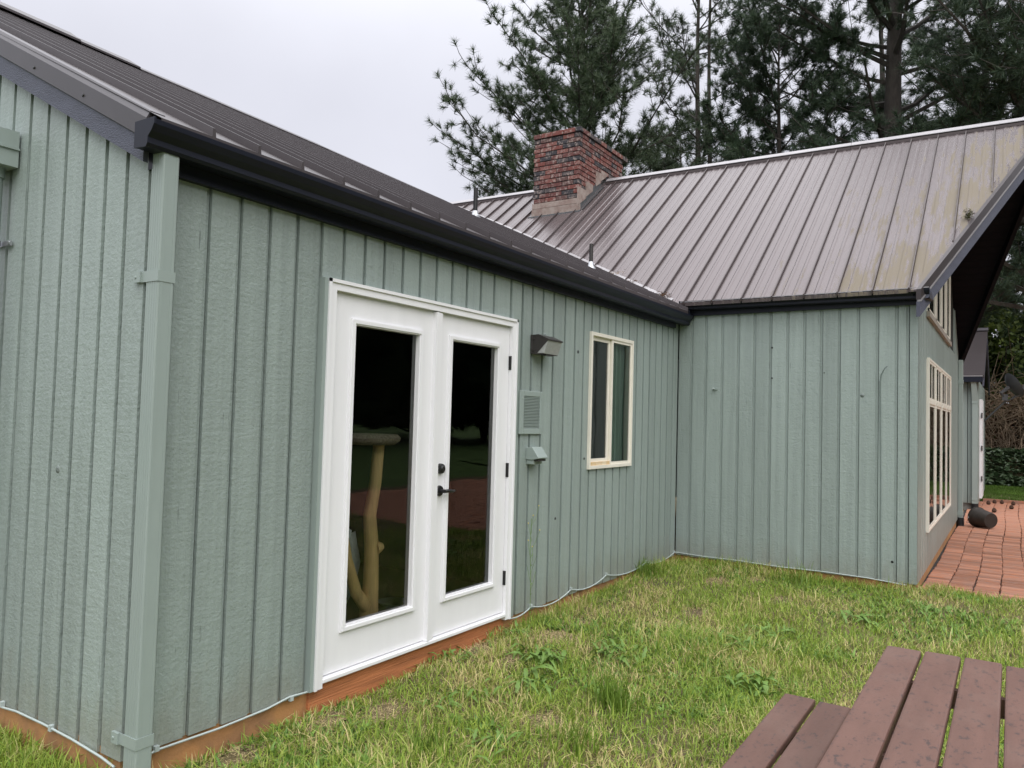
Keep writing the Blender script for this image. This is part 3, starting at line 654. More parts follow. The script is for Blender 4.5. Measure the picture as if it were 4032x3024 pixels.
# downspout at the far corner, with a black corrugated boot
def boot(c, h, r, par):
    pr = []
    for k in range(int(h/.02)): pr += [(r, k*.02), (r*1.13, k*.02+.006), (r*1.13, k*.02+.013), (r, k*.02+.019)]
    mk('drain_boot', MB().lathe([(0, 0)]+pr+[(0, h)], 16, c), 'rib_black', par, smooth=False)
d2 = mk('downspout', MB().box(12.30, -2.375, .0, 12.40, -2.31, 2.52), 'sage_metal', house, bevel=.006)
for z in (2.14, .05): mk('strap', MB().box(12.293, -2.380, z, 12.407, -2.300, z+.06), 'sage_metal', d2)
boot((12.34, -2.335, -.16), .18, .055, d2)

# pipe vents on the long roof
for (x, y, h, r) in ((5.3, 2.2, .36, .026), (4.95, .49, .27, .020)):
    z = ZA(x, y)
    pv = mk('pipe_vent', MB().tube([(x, y, z-.05), (x, y, z+h)], r, 14).tube([(x, y, z+h-.004), (x, y, z+h)], r*.8, 14), 'black' if h > .3 else 'bronze', roofA, smooth=True)
    mk('pipe_boot', MB().lathe([(r*2.6, -.03), (r*2.4, .03), (r*1.5, .05), (r*1.25, .085), (r*1.02, .09)], 16, (x, y, z)), 'steel', roofA, smooth=True)

# ------------------------------------------------------------------ chimney
CX0, CX1, CY0, CY1, CT = 8.545, 10.12, 2.610, 3.445, 5.965
chim = mk('chimney', MB().box(CX0+.012, CY0+.012, 4.4, CX1-.012, CY1-.012, CT-.01).box(CX0+.3, CY0+.2, CT, CX1-.3, CY1-.2, CT+.04), 'mortar', house)
bme = {}
def brick(cx, cy, cz, lx, ly, lz=.063):
    key = (round(lx, 3), round(ly, 3), lz)
    if key not in bme:
        b = MB(); e = .004; x, y, z = lx/2, ly/2, lz/2
        for (s, zz) in ((e, -z), (0, -z+e), (0, z-e), (e, z)):
            b.v += [(-x+s, -y+s, zz), (x-s, -y+s, zz), (x-s, y-s, zz), (-x+s, y-s, zz)]
        b.f = [(3, 2, 1, 0), (12, 13, 14, 15)]+[(4*i+k, 4*i+(k+1) % 4, 4*i+4+(k+1) % 4, 4*i+4+k) for i in range(3) for k in range(4)]
        me = bpy.data.meshes.new('brick'); me.from_pydata(b.v, [], b.f); me.update(); me.materials.append(M['brick']); bme[key] = me
    j = random.uniform(-.0025, .0025)
    return mesh_obj('brick', bme[key], None, chim, (cx+j, cy+j, cz))
CH, BL, BW, JT = .0745, .196, .092, .011
zc0 = 4.855
nrow = int(round((CT-.075-zc0)/CH))
for r in range(nrow):
    z = zc0+CH*(r+.5)-.005
    # front face (-x): four stretchers or halves at the ends
    y = CY0; odd = r % 2; first = True
    while y < CY1-.03:
        l_ = BL if not (odd and first) else BW
        l_ = min(l_, CY1-y); first = False
        if l_ > .03: brick(CX0+BW/2, y+l_/2, z, BW, l_)
        y += l_+JT
    # right face (-y), starts behind the corner brick
    x = CX0+BW+JT; first = True
    while x < CX1-.03:
        l_ = BL if (odd or not first) else BL-BW-JT
        if first and not odd: l_ = BW
        l_ = min(l_, CX1-x); first = False
        base = zB(min(x+l_/2, 9.43))
        if l_ > .03 and z > base+.03: brick(x+l_/2, CY0+BW/2, z, l_, BW)
        x += l_+JT
    for k in range(6):   # left and back faces
        brick(CX0+BW+JT+.13+.245*k, CY1-BW/2, z, .235, BW)
# crown course, stepped out
z = CT+.0; y = CY0-.022; k = 0
while y < CY1+.0:
    l_ = (BW, BL, BL, BL, BW*1.4)[k % 5]; l_ = min(l_, CY1+.025-y); brick(CX0+BW/2-.022, y+l_/2, z-.03, BW, l_, .07); y += l_+JT; k += 1
x = CX0+BW+JT-.02
while x < CX1: brick(x+BL/2, CY0+BW/2-.022, z-.03, BL, BW, .07); brick(x+BL/2, CY1-BW/2+.022, z-.03, BL, BW, .07); x += BL+JT
# parged slabs at the foot and stepped counter flashing
mk('parge_course', MB().box(CX0-.006, CY0-.006, 4.765, CX0+.05, CY1+.006, 4.848), 'parge', chim)
mk('parge_course', MB().box(CX0-.012, CY0-.012, 4.645, CX0+.05, CY1+.012, 4.758), 'parge', chim)
mk('apron_flashing', MB().add([(8.50, CY0-.06, zB(8.5)+.02), (8.56, CY0-.06, 4.66), (8.56, CY1+.06, 4.66), (8.50, CY1+.06, zB(8.5)+.02), (8.50, CY0-.06, zB(8.5)-.02), (8.50, CY1+.06, zB(8.5)-.02)], [(0, 1, 2, 3), (0, 3, 5, 4)]), 'lead', chim)
for k, (xa, xb, za) in enumerate(((8.535, 8.77, 4.95), (8.775, 9.0, 5.10), (9.11, 9.28, 5.36), (9.285, 9.50, 5.42))):
    mk('parge_block', MB().add([(xa, CY0-.014, zB(xa)+.10), (xb, CY0-.014, zB(xb)+.07), (xb, CY0-.014, za+.07), (xa, CY0-.014, za+.07), (xa, CY0+.02, zB(xa)+.10), (xb, CY0+.02, zB(xb)+.07), (xb, CY0+.02, za+.07), (xa, CY0+.02, za+.07)], [(0, 1, 2, 3), (7, 6, 5, 4), (0, 3, 7, 4), (1, 0, 4, 5), (2, 1, 5, 6), (3, 2, 6, 7)]), 'parge', chim)
mk('step_flashing', MB().add([(8.53, CY0-.008, zB(8.53)-.01), (9.30, CY0-.008, zB(9.30)-.01), (9.30, CY0-.008, zB(9.3)+.14), (8.53, CY0-.008, zB(8.53)+.14), (8.53, CY0-.09, zB(8.53)+.02), (9.25, CY0-.09, zB(9.25)+.02)], [(0, 1, 2, 3), (4, 5, 1, 0)]), 'lead', chim)

# ------------------------------------------------------------------ room behind the doors
rm = mk('interior', MB().add([(.12, .13, .01), (6.0, .13, .01), (6.0, 3.6, .01), (.12, 3.6, .01)], [(0, 1, 2, 3)]), 'room_floor', house)
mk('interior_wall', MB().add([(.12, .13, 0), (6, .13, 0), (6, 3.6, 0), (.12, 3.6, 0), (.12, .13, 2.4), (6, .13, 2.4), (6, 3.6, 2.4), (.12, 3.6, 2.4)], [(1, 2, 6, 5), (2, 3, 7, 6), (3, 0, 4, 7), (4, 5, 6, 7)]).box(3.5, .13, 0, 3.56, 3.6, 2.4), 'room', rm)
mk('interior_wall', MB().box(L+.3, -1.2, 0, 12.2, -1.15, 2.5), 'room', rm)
ct_ = thing('cat_tree', (1.675, 0.210, .01), 'peeled log cat tree with carpeted perch behind the left door pane', 'cat tree')
tr_ = MB().tube([(1.640, 0.210, .01), (1.640, 0.210, .22), (1.650, 0.210, .40), (1.645, 0.210, .62), (1.620, 0.210, .80), (1.660, 0.210, 1.0), (1.680, 0.210, 1.24)], [.062, .058, .047, .043, .040, .037, .035], 14)
mk('trunk', tr_, 'log', ct_, smooth=True)
mk('branch', MB().tube([(1.645, 0.210, .22), (1.515, 0.200, .36), (1.425, 0.190, .56), (1.385, 0.190, .72)], [.042, .036, .031, .028], 12), 'log', ct_, smooth=True)
mk('knot', MB().lathe([(0, .045), (.018, .045), (.030, .028), (.044, 0)], 10, (1.670, 0.195, .60), (.8, -.4, .15)), 'log', ct_, smooth=True)
mk('perch', MB().lathe([(0, 0), (.17, .0), (.20, .022), (.205, .04), (.185, .062), (0, .066)], 24, (1.615, 0.250, 1.225)), 'carpet', ct_, smooth=True)
pb = MB(); 
for k in range(7):
    for j in range(7):
        u, v = k/6, j/6; pb.v.append((1.36+.30*u+.02*math.sin(5*v+k), .40+.10*math.sin(2.5*u+3*v)+.05*random.random(), .25+.55*v-.10*u+.04*math.sin(6*u)))
pb.f = [(k*7+j, (k+1)*7+j, (k+1)*7+j+1, k*7+j+1) for k in range(6) for j in range(6)]
o = mk('plastic_bag', pb, 'paper', None, (1.7, .75, .01), smooth=True); tag(o, 'crumpled white plastic bag leaning behind the log inside the door', 'bag'); so = o.modifiers.new('thick', 'SOLIDIFY'); so.thickness = .004
o = mk('plate', MB().lathe([(0, .006), (.07, .006), (.10, .025), (.105, .025), (.075, .0), (0, 0)], 24, (1.92, .26, .20)), 'paper', None, (1.92, .26, .17), smooth=True); tag(o, 'white dish on a low box beside the log cat tree', 'dish')
o = mk('low_box', MB().box(1.78, .14, .012, 2.2, .4, .198), 'room_floor', None, (2.1, .37, .012), bevel=.008); tag(o, 'low box holding the white dish behind the door glass', 'box')
cu = MB(); n = 60
for k in range(n+1):
    x = 4.44+.42*k/n; y = .085+.022*math.sin(k*.62)+.008*math.sin(k*1.7); cu.v += [(x, y, 1.0), (x, y, 2.15)]
cu.f = [(2*k, 2*k+2, 2*k+3, 2*k+1) for k in range(n)]
o = mk('curtain', cu, 'curtain', None, (4.65, .13, 1.0), smooth=True); tag(o, 'pale green curtain hanging behind the right half of the window', 'curtain')

# ------------------------------------------------------------------ things fixed to the wall
lp = thing('wall_lamp', (3.165, 0, 1.965), 'dark bronze wall pack lamp with ribbed glass between door and window', 'wall lamp')
X0, X1 = 3.062, 3.275
mk('back_plate', MB().box(X0-.006, -.020, 1.892, X1+.006, -.002, 2.036), 'bronze', lp, bevel=.004)
side = [(-.020, 2.034), (-.020, 1.896), (-.060, 1.896), (-.150, 1.990), (-.154, 1.998), (-.070, 2.036)]
mk('housing', MB().prism(side, lambda y, z: (X0, y, z), lambda y, z: (X0+.008, y, z)).prism(side, lambda y, z: (X1-.008, y, z), lambda y, z: (X1, y, z))
   .prism([(-.020, 2.034), (-.020, 2.028), (-.070, 2.029), (-.150, 1.990), (-.158, 1.990), (-.158, 2.0), (-.070, 2.037)], lambda y, z: (X0-.003, y, z), lambda y, z: (X1+.003, y, z))
   .prism([(-.020, 1.896), (-.020, 1.889), (-.115, 1.889), (-.115, 1.896)], lambda y, z: (X0, y, z), lambda y, z: (X1, y, z)), 'bronze', lp)
lens_ = [(-.058, 1.897), (-.120, 1.893), (-.152, 1.989)]
mk('lens', MB().prism(lens_, lambda y, z: (X0+.003, y, z), lambda y, z: (X1-.003, y, z)), 'lens', lp)
mk('clasp', MB().box(X0-.008, -.04, 2.0, X0-.001, -.01, 2.012).box(X0-.008, -.04, 1.915, X0-.001, -.01, 1.927).box(X0+.04, -.115, 1.881, X1-.06, -.07, 1.890), 'bronze', lp)
gr = thing('wall_grille', (3.07, 0, 1.29), 'sage painted louvred wall grille beside the white double doors', 'grille')
gx0, gx1, gz0, gz1 = 2.915, 3.228, 1.288, 1.612
mk('frame', MB().box(gx0, -.018, gz0, gx0+.055, -.002, gz1).box(gx1-.03, -.018, gz0, gx1, -.002, gz1).box(gx0+.055, -.018, gz0, gx1-.03, -.002, gz0+.045).box(gx0+.055, -.018, gz1-.042, gx1-.03, -.002, gz1), 'sage_metal', gr, bevel=.005)
mk('backing', MB().box(gx0+.05, -.006, gz0+.04, gx1-.025, -.003, gz1-.04), 'sage_metal', gr)
for k in range(21):
    z = gz0+.05+k*.0112; mk('louvre', MB().prism([(-.006, z), (-.006, z+.008), (-.016, z+.003), (-.016, z)], lambda y, q: (gx0+.058, y, q), lambda y, q: (gx1-.033, y, q)), 'sage_metal', gr)
mk('screws', MB().lathe([(0, .004), (.005, .003), (.006, 0)], 8, (gx0+.03, -.018, gz0+.05), (0, -1, 0)).lathe([(0, .004), (.005, .003), (.006, 0)], 8, (gx0+.03, -.018, gz1-.06), (0, -1, 0)).lathe([(0, .004), (.005, .003), (.006, 0)], 8, (gx1-.015, -.018, gz0+.05), (0, -1, 0)).lathe([(0, .004), (.005, .003), (.006, 0)], 8, (gx1-.015, -.018, gz1-.06), (0, -1, 0)), 'sage_metal', gr)
vh = thing('vent_hood', (3.10, 0, 1.06), 'sage painted dryer vent hood under the wall grille', 'vent hood')
mk('hood', MB().prism([(-.002, 1.190), (-.055, 1.196), (-.112, 1.120), (-.112, 1.112), (-.06, 1.100), (-.002, 1.100)], lambda y, z: (3.035, y, z), lambda y, z: (3.175, y, z)), 'sage_metal', vh, bevel=.004)
mk('collar', MB().box(3.043, -.065, 1.066, 3.167, -.002, 1.100), 'sage_metal', vh, bevel=.004)
mk('flap', MB().box(3.05, -.10, 1.090, 3.16, -.062, 1.106), 'bronze', vh)
# knot holes and nail hook in the boards
for (x, z, r) in ((3.814, 1.971, .016), (3.967, 1.079, .011), (3.50, .62, .012)):
    mk('knot_hole', MB().lathe([(0, .003), (r*.8, .0032), (r, .0)], 10, (x, -.0004, z), (0, -1, 0)), 'black', wallA)
for (y, z, r) in ((-.988, 2.19, .010), (-.99, 1.88, .009), (-2.10, .17, .012), (-1.49, 1.93, .006)):
    mk('knot_hole', MB().lathe([(0, .003), (r*.8, .0032), (r, .0)], 10, (L+.0-.001, y, z), (-1, 0, 0)), 'black', wallB)
o = mk('nail_hook', MB().tube([(L+.01, -.40, 1.765), (L-.05, -.40, 1.765), (L-.065, -.405, 1.772)], .008, 8).box(L-.012, -.43, 1.76, L-.002, -.38, 1.772), 'sage_metal', None, (L, -.40, 1.765)); tag(o, 'small painted hook sticking out of the right wing wall', 'hook')

# cables
def cable(name, pts, r, m, label):
    o = mk(name, MB().tube(pts, r, 6), m, None, pts[0], smooth=True); return tag(o, label, 'cable')
pts = [(.10, -.012, -.045)]
A = [(.16, -.012, -.03), (.45, -.012, -.037), (.72, -.012, -.03), (.86, -.012, -.012), (.995, -.012, -.022)]
o = thing('perimeter_cable', (.12, -.012, -.03), 'white cable clipped along the board bottoms left of the doors', 'cable')
mk('wire', MB().tube([(.064, -.02, -.06), (.12, -.012, -.035)]+A, .0052, 6), 'cable', o, smooth=True)
for x in (.14, .86): mk('clip', MB().box(x, -.02, -.034, x+.02, -.002, -.012), 'cable', o)
o = thing('perimeter_cable', (2.84, -.012, -.03), 'white cable sagging along the wall bottom right of the doors', 'cable')
q = []
cl = [(2.85, -.030), (3.15, -.002), (3.77, .018), (4.42, .035), (5.30, .020), (6.05, .018)]
for (xa, za), (xb, zb) in zip(cl[:-1], cl[1:]):
    for t in np.linspace(0, 1, 7)[:-1]: q.append((xa+(xb-xa)*t, -.012, za+(zb-za)*t-.045*4*t*(1-t)*min(1, (xb-xa)/.6)))
q += [(6.06, -.012, .018), (L-.012, -.03, .012), (L-.012, -.3, .004), (L-.012, -.7, .006), (L-.012, -1.1, -.004), (L-.012, -1.5, .003), (L-.012, -1.9, -.004), (L-.012, -2.22, -.024)]
mk('wire', MB().tube(q, .0052, 6), 'cable', o, smooth=True)
for x, z in cl[1:]: mk('clip', MB().box(x-.01, -.02, z-.004, x+.01, -.002, z+.018), 'cable', o)
o = thing('perimeter_cable', (-.012, .1, -.03), 'white cable along the bottom of the left end wall', 'cable')
mk('wire', MB().tube([(-.012, .02, -.05), (-.012, .12, -.036), (-.012, .35, -.022), (-.012, .6, -.016), (-.012, .85, -.018), (-.012, .98, -.030), (-.012, 1.2, -.025), (-.012, 1.6, -.03)], .0052, 6), 'cable', o, smooth=True)
for y in (.52, .98): mk('clip', MB().box(-.02, y, -.03, -.002, y+.02, -.004), 'cable', o)
cable('loose_wire', [(L-.004, -2.005, -.0), (L-.006, -2.0, .5), (L-.004, -2.0, .9), (L-.006, -1.995, 1.4), (L-.008, -1.99, 1.84), (L-.03, -2.0, 1.90), (L-.05, -2.03, 1.96), (L-.05, -2.055, 1.985)], .005, 'loose', 'dark green wire hanging down the right wing wall with curled free end')

# ------------------------------------------------------------------ outbuilding beyond the patio
ob = thing('outbuilding', (15.5, -2.2, -.15), 'small sage outbuilding with brown roof beyond the brick patio', 'shed')
mk('wall', MB().box(15.52, -2.46, 0, 20, 2.5, 2.38), 'sheath', ob)
for k in range(6): mk('siding_board', MB().box(15.498, -2.47+.17*k, -.005, 15.52, -2.47+.17*(k+1)-.012, 2.38), 'sage', ob)
for k in range(26): mk('siding_board', MB().box(15.52+.17*k, -2.482, -.005, 15.52+.17*(k+1)-.012, -2.46, 2.38), 'sage', ob)
mk('footing', MB().box(15.54, -2.44, -.4, 19.9, 2.4, -.0), 'concrete', ob)
mk('roof', MB().prism([(15.38, 2.47), (17.62, 3.59), (19.9, 2.47), (19.9, 2.42), (17.62, 3.52), (15.38, 2.42)], lambda x, z: (x, -2.585, z), lambda x, z: (x, 2.8, z)), 'roof_dark', ob)
mk('ridge_cap', MB().prism([(17.5, 3.56), (17.62, 3.63), (17.74, 3.56)], lambda x, z: (x, -2.60, z), lambda x, z: (x, 2.8, z)), 'rooftrim', ob)
mk('barge_board', MB().prism([(15.40, 2.43), (17.62, 3.53), (19.9, 2.43), (19.9, 2.25), (17.62, 3.36), (15.40, 2.25)], lambda x, z: (x, -2.58, z), lambda x, z: (x, -2.55, z)), 'navy_wood', ob)
g3 = mk('gutter', MB().box(15.30, -2.56, 2.33, 15.40, 2.6, 2.44), 'navy', ob); mk('gutter_lip', MB().box(15.298, -2.56, 2.435, 15.31, 2.6, 2.455), 'ridge_metal', ob)
d3 = mk('downspout', MB().box(15.40, -2.475, -.0, 15.49, -2.385, 1.95).hexa([(15.40, -2.475, 1.95), (15.49, -2.475, 1.95), (15.49, -2.385, 1.95), (15.40, -2.385, 1.95), (15.33, -2.455, 2.33), (15.40, -2.455, 2.33), (15.40, -2.365, 2.33), (15.33, -2.365, 2.33)]), 'sage_metal', ob)
for z in (1.92, .06): mk('strap', MB().box(15.394, -2.481, z, 15.5, -2.379, z+.04), 'sage_metal', d3)
boot((15.45, -2.43, -.16), .16, .055, ob)
dr = mk('door', MB().box(16.0, -2.53, .06, 17.0, -2.485, 2.02), 'white', ob)
for z in (.4, 1.0, 1.65): mk('hinge', MB().box(15.98, -2.54, z, 16.02, -2.52, z+.1), 'black', dr)

# ------------------------------------------------------------------ brick patio
pat = structure(sheet('brick_patio', 6.32, 17.75, -7.5, -2.2, 60, 30, lambda X, Y: -.122-.003*(X-6.3)-.0*Y, 'mortar'))
def pz(x): return -.097-.003*(x-6.3)
pm = MB(); e = .006
def pv_(l, w, h):
    b = MB(); x, y, z = l/2, w/2, h
    for (s, zz) in ((0, -.03), (0, z-e), (e, z)): b.v += [(-x+s, -y+s, zz), (x-s, -y+s, zz), (x-s, y-s, zz), (-x+s, y-s, zz)]
    b.f = [(8, 9, 10, 11)]+[(4*i+k, 4*i+(k+1) % 4, 4*i+4+(k+1) % 4, 4*i+4+k) for i in range(2) for k in range(4)]
    return b
pvm = pv_(.096, .198, .004); pme = bpy.data.meshes.new('brick'); pme.from_pydata(pvm.v, [], pvm.f); pme.update(); pme.materials.append(M['paver'])
spots = []
for r in range(112):
    for c in range(26):
        x = 6.40+.102*r+.05*(c % 2); y = -2.312-.102-.206*c+.012*math.sin(x*1.3+c*.3)
        x += random.gauss(0, .004); y += random.gauss(0, .003)
        if x > 17.65 or (x < 6.62+.0*c and y < -2.5 and False): continue
        vis = y > -2.3-.16*(x+1.8)*.55-.3
        spots.append((x, y, math.hypot(x-CAM.x, y-CAM.y), vis))
spots.sort(key=lambda s: (not s[3], s[2]))
rest = MB()
for k, (x, y, d, vis) in enumerate(spots):
    a = random.gauss(0, .02); dz = random.gauss(0, .0025)
    if k < 300:
        o = mesh_obj('brick', pme, None, pat, (x, y, pz(x)+dz)); o.rotation_euler = (random.gauss(0, .008), random.gauss(0, .008), a)
    else:
        ca, sa = math.cos(a), math.sin(a); rest.add([(x+p[0]*ca-p[1]*sa, y+p[0]*sa+p[1]*ca, pz(x)+dz+p[2]) for p in pvm.v], pvm.f)
structure(mk('paving_bricks', rest, 'paver', pat), 'stuff')
mk('edging', MB().box(17.72, -7.5, -.25, 17.80, -2.5, -.07), 'paver', pat)
bk = thing('bucket', (12.3, -2.62, -.115), 'dirty black plastic bucket lying on its side on the brick patio', 'bucket')
ax = Vector((-.62, -.55, -.06)).normalized(); bc = Vector((12.38, -2.56, .045))
mk('body', MB().lathe([(0, .30), (.112, .30), (.118, .292), (.146, .04), (.152, .03), (.158, .03), (.158, .0), (.148, .0), (.14, .03), (.108, .28), (0, .28)], 28, bc, ax), 'bucket', bk, smooth=True)
mk('bail_handle', MB().tube([bc+ax*.02+Vector((.12, -.12, .02)), bc-ax*.06+Vector((.1, -.1, -.08)), bc-ax*.10+Vector((0, 0, -.125)), bc-ax*.06+Vector((-.08, .09, -.1)), bc+ax*.02+Vector((-.12, .12, .0))], .004, 6), 'steel', bk)
for k in range(9):
    x, y = ((16.9, -2.62), (17.3, -2.72), (17.35, -2.85), (17.2, -3.05), (16.2, -3.02), (17.5, -3.35), (17.4, -3.65), (14.6, -2.5), (15.2, -2.75))[k]
    o = mk('pine_cone', MB().lathe([(0, 0), (.03, .01), (.042, .035), (.03, .07), (.012, .09), (0, .092)], 9, (x, y, pz(x))), 'cone', None, (x, y, pz(x)))
    tag(o, 'fallen brown pine cone on the patio beside the outbuilding downspout' if k in (7, 8) else 'fallen brown pine cone on the far end of the brick patio', 'pine cone', 'pine cones scattered on the patio')

# ------------------------------------------------------------------ picnic table
tb = thing('picnic_table', (.9, -2.85, float(ground(.9, -2.8))), 'reddish brown composite plank picnic table in the near right corner', 'picnic table')
TX0, TX1 = -.25, 1.785
def plank(x0, x1, y0, y1, z, th, dx=0): mk('plank', MB().box(x0, y0, z-th, x1, y1, z), 'plank', tb, bevel=.008)
for k in range(5): plank(TX0, TX1-.012+random.uniform(-.01, .012), -2.594-.1385*k-.127, -2.594-.1385*k, .51, .034)
for k in range(2): plank(TX0, TX1-.01*k, -2.182-.146*k-.130, -2.182-.146*k, .22, .034)
for k in range(2): plank(TX0, TX1, -3.54-.146*k-.130, -3.54-.146*k, .22, .034)
for x in (.05, 1.42):
    mk('crossbar', MB().box(x, -3.27, .41, x+.034, -2.61, .475), 'plank', tb); mk('crossbar', MB().box(x, -3.80, .09, x+.034, -2.19, .185), 'plank', tb)
    for s in (1, -1):
        yt, yb = -2.935+s*.16, -2.935+s*.62; g = float(ground(x, yb))-.02
        mk('leg', MB().hexa([(x+.036, yb-.045, g), (x+.07, yb-.045, g), (x+.07, yb+.045, g), (x+.036, yb+.045, g), (x+.036, yt-.045, .47), (x+.07, yt-.045, .47), (x+.07, yt+.045, .47), (x+.036, yt+.045, .47)]), 'plank', tb)

# ------------------------------------------------------------------ grass
def vnoise(x, y, s, seed):
    r = np.random.default_rng(seed); v = 0
    for k in range(5):
        a = r.uniform(0, 6.28); f = s*(1+.55*k); v = v+np.sin(f*(x*math.cos(a)+y*math.sin(a))+r.uniform(0, 6.28))/(1+.3*k)
    return v/2.6
SOIL = [(1.28, -.27, .22), (2.36, -.10, .20), (2.30, -.40, .17), (2.9, -.38, .24), (3.37, -.33, .17), (4.2, -.9, .18), (1.7, -1.0, .15), (1.0, -.15, .2), (.45, -.12, .2), (5.35, -.7, .22), (5.0, -1.38, .2), (5.66, -.98, .2)]
def blades(name, n, xa, xb, ya, yb, dens, hmin, hmax, wid, mname, keep, lean=.5):
    x = rng.uniform(xa, xb, n); y = rng.uniform(ya, yb, n); k = keep(x, y) & (rng.uniform(0, 1, n) < dens(x, y)); x, y = x[k], y[k]; n = len(x)
    h = rng.uniform(hmin, hmax, n)*(1+.45*vnoise(x, y, 2.6, 3)); w = wid*rng.uniform(.6, 1.3, n); a = rng.uniform(0, 6.283, n); l_ = np.abs(rng.normal(0, lean, n))*h+.15*h
    ty = a+math.pi/2+rng.normal(0, .5, n); z = ground(x, y)-.006
    dx, dy, sx, sy = np.cos(a), np.sin(a), np.cos(ty), np.sin(ty); V = np.empty((n, 5, 3))
    for j, (t, ww) in enumerate(((0, 1), (0, -1), (.55, .8), (.55, -.8), (1, 0))):
        V[:, j, 0] = x+dx*l_*t**1.8+sx*w*ww*.5; V[:, j, 1] = y+dy*l_*t**1.8+sy*w*ww*.5; V[:, j, 2] = z+h*(t-.28*t*t*np.minimum(l_/h, 1.6))
    b = (np.arange(n)*5)[:, None]
    F = np.concatenate([b+np.array([0, 1, 3]), b+np.array([0, 3, 2]), b+np.array([2, 3, 4])])
    return structure(np_mesh(name, V.reshape(-1, 3), F, mname), 'stuff')
def on_lawn(x, y):
    inh = ((x > -.0) & (y > -.02+.0*x) & (y < 7)) | ((x > L-.02) & (y > -WB-.0))
    patio = (x > 6.36+.05*np.sin(7*y)) & (y < -2.28) & (x < 17.8)
    return ~inh & ~patio
def soilmask(x, y):
    d = np.ones_like(x)
    for (a, b, r) in SOIL: d = np.minimum(d, .05+np.clip((np.hypot(x-a, (y-b)*1.5)/r)**3, 0, .9))
    return d
def dens(x, y):
    dist = np.hypot(x-CAM.x, y-CAM.y); return np.clip(3.3/np.maximum(dist, .5), .32, 1)*soilmask(x, y)*(.75+.35*vnoise(x, y, 1.7, 9))
blades('grass', 400000, -.6, 7.2, -3.6, 1.2, dens, .03, .085, .0058, 'grass', on_lawn, .85)
blades('grass', 40000, -.6, 7.2, -3.6, 1.2, lambda x, y: (.35+.5*vnoise(x, y, 2.2, 21))*soilmask(x, y)*np.clip(3/np.hypot(x-CAM.x, y-CAM.y), .3, 1), .08, .16, .0060, 'grass', on_lawn, .7)
blades('grass', 90000, -6, 20, -9, -3.4, lambda x, y: 1+0*x, .03, .07, .011, 'grass', on_lawn, .7)
blades('grass', 14000, -2.6, 0, -.3, 3, lambda x, y: 1+0*x, .03, .12, .006, 'grass', on_lawn, .6)
def clover(x, y): return on_lawn(x, y) & (vnoise(x, y, 2.4, 31) > .12)
blades('lawn_weeds', 60000, -.6, 7.0, -3.6, .0, lambda x, y: soilmask(x, y)*np.clip(3/np.hypot(x-CAM.x, y-CAM.y), .3, 1), .03, .07, .017, 'weedleaf', clover, 1.1)
m_('straw', (.46, .36, .19), .8, 0, (20, .3))
def dry(x, y):
    d = np.zeros_like(x)
    for (a, b, r) in SOIL: d = np.maximum(d, np.exp(-((np.hypot(x-a, (y-b)*1.3)/(1.7*r))**2)))
    return d
blades('dry_grass', 150000, -.2, 6.2, -1.9, .0, lambda x, y: .55*dry(x, y), .012, .022, .0050, 'straw', on_lawn, 3.2)
# longer fringe that the mower misses at the foot of the walls
def fringe(x, y): return on_lawn(x, y) & (((y > -.14) & (x > 2.9) & (x < L)) | ((x > L-.2) & (x < L) & (y > -2.3)) | ((x > 6.25) & (x < 6.55) & (y < -2.4)))
blades('grass', 60000, 2.9, 6.6, -3.4, 0, lambda x, y: .75+0*x, .05, .13, .0050, 'grass', fringe, .55)
# far lawn past the patio
x0 = 17.85
structure(sheet('lawn', 17.82, 27, -12, -2, 30, 30, lambda X, Y: -.12+.004*(X-17.8), 'farlawn'))
def farblades():
    n = 60000; x = rng.uniform(17.85, 25.5, n); y = rng.uniform(-6, -2.2, n); z = -.12+.004*(x-17.8); h = rng.uniform(.04, .09, n); a = rng.uniform(0, 6.28, n); w = .016
    V = np.stack([np.stack([x-w*np.cos(a), y-w*np.sin(a), z], 1), np.stack([x+w*np.cos(a), y+w*np.sin(a), z], 1), np.stack([x+.03*np.sin(a), y+.03*np.cos(a), z+h], 1)], 1)
    structure(np_mesh('grass', V.reshape(-1, 3), np.arange(3*n).reshape(-1, 3), 'fargrass'), 'stuff')
farblades()

# weeds
def leaf_mesh(l_, w, serr, droop):
    b = MB(); n = 7
    for i in range(n+1):
        t = i/n; ww = w*math.sin(math.pi*min(1, .12+.88*t)**.8)*(1-.25*serr*(i % 2)) if i < n else .001
        z = .35*l_*math.sin(t*2.1)-droop*l_*t*t; b.v += [(l_*t, -ww/2, z+.12*ww), (l_*t, 0, z), (l_*t, ww/2, z+.12*ww)]
    for i in range(n): b.f += [(3*i, 3*i+3, 3*i+4, 3*i+1), (3*i+1, 3*i+4, 3*i+5, 3*i+2)]
    me = bpy.data.meshes.new('leaf'); me.from_pydata(b.v, [], b.f); me.update(); me.polygons.foreach_set('use_smooth', [True]*len(me.polygons)); me.materials.append(M['weedleaf']); return me
LM = [leaf_mesh(.12, .024, 2.2, .3), leaf_mesh(.15, .028, 1.8, .5), leaf_mesh(.09, .024, 2.2, .1), leaf_mesh(.11, .032, 1.0, .4)]
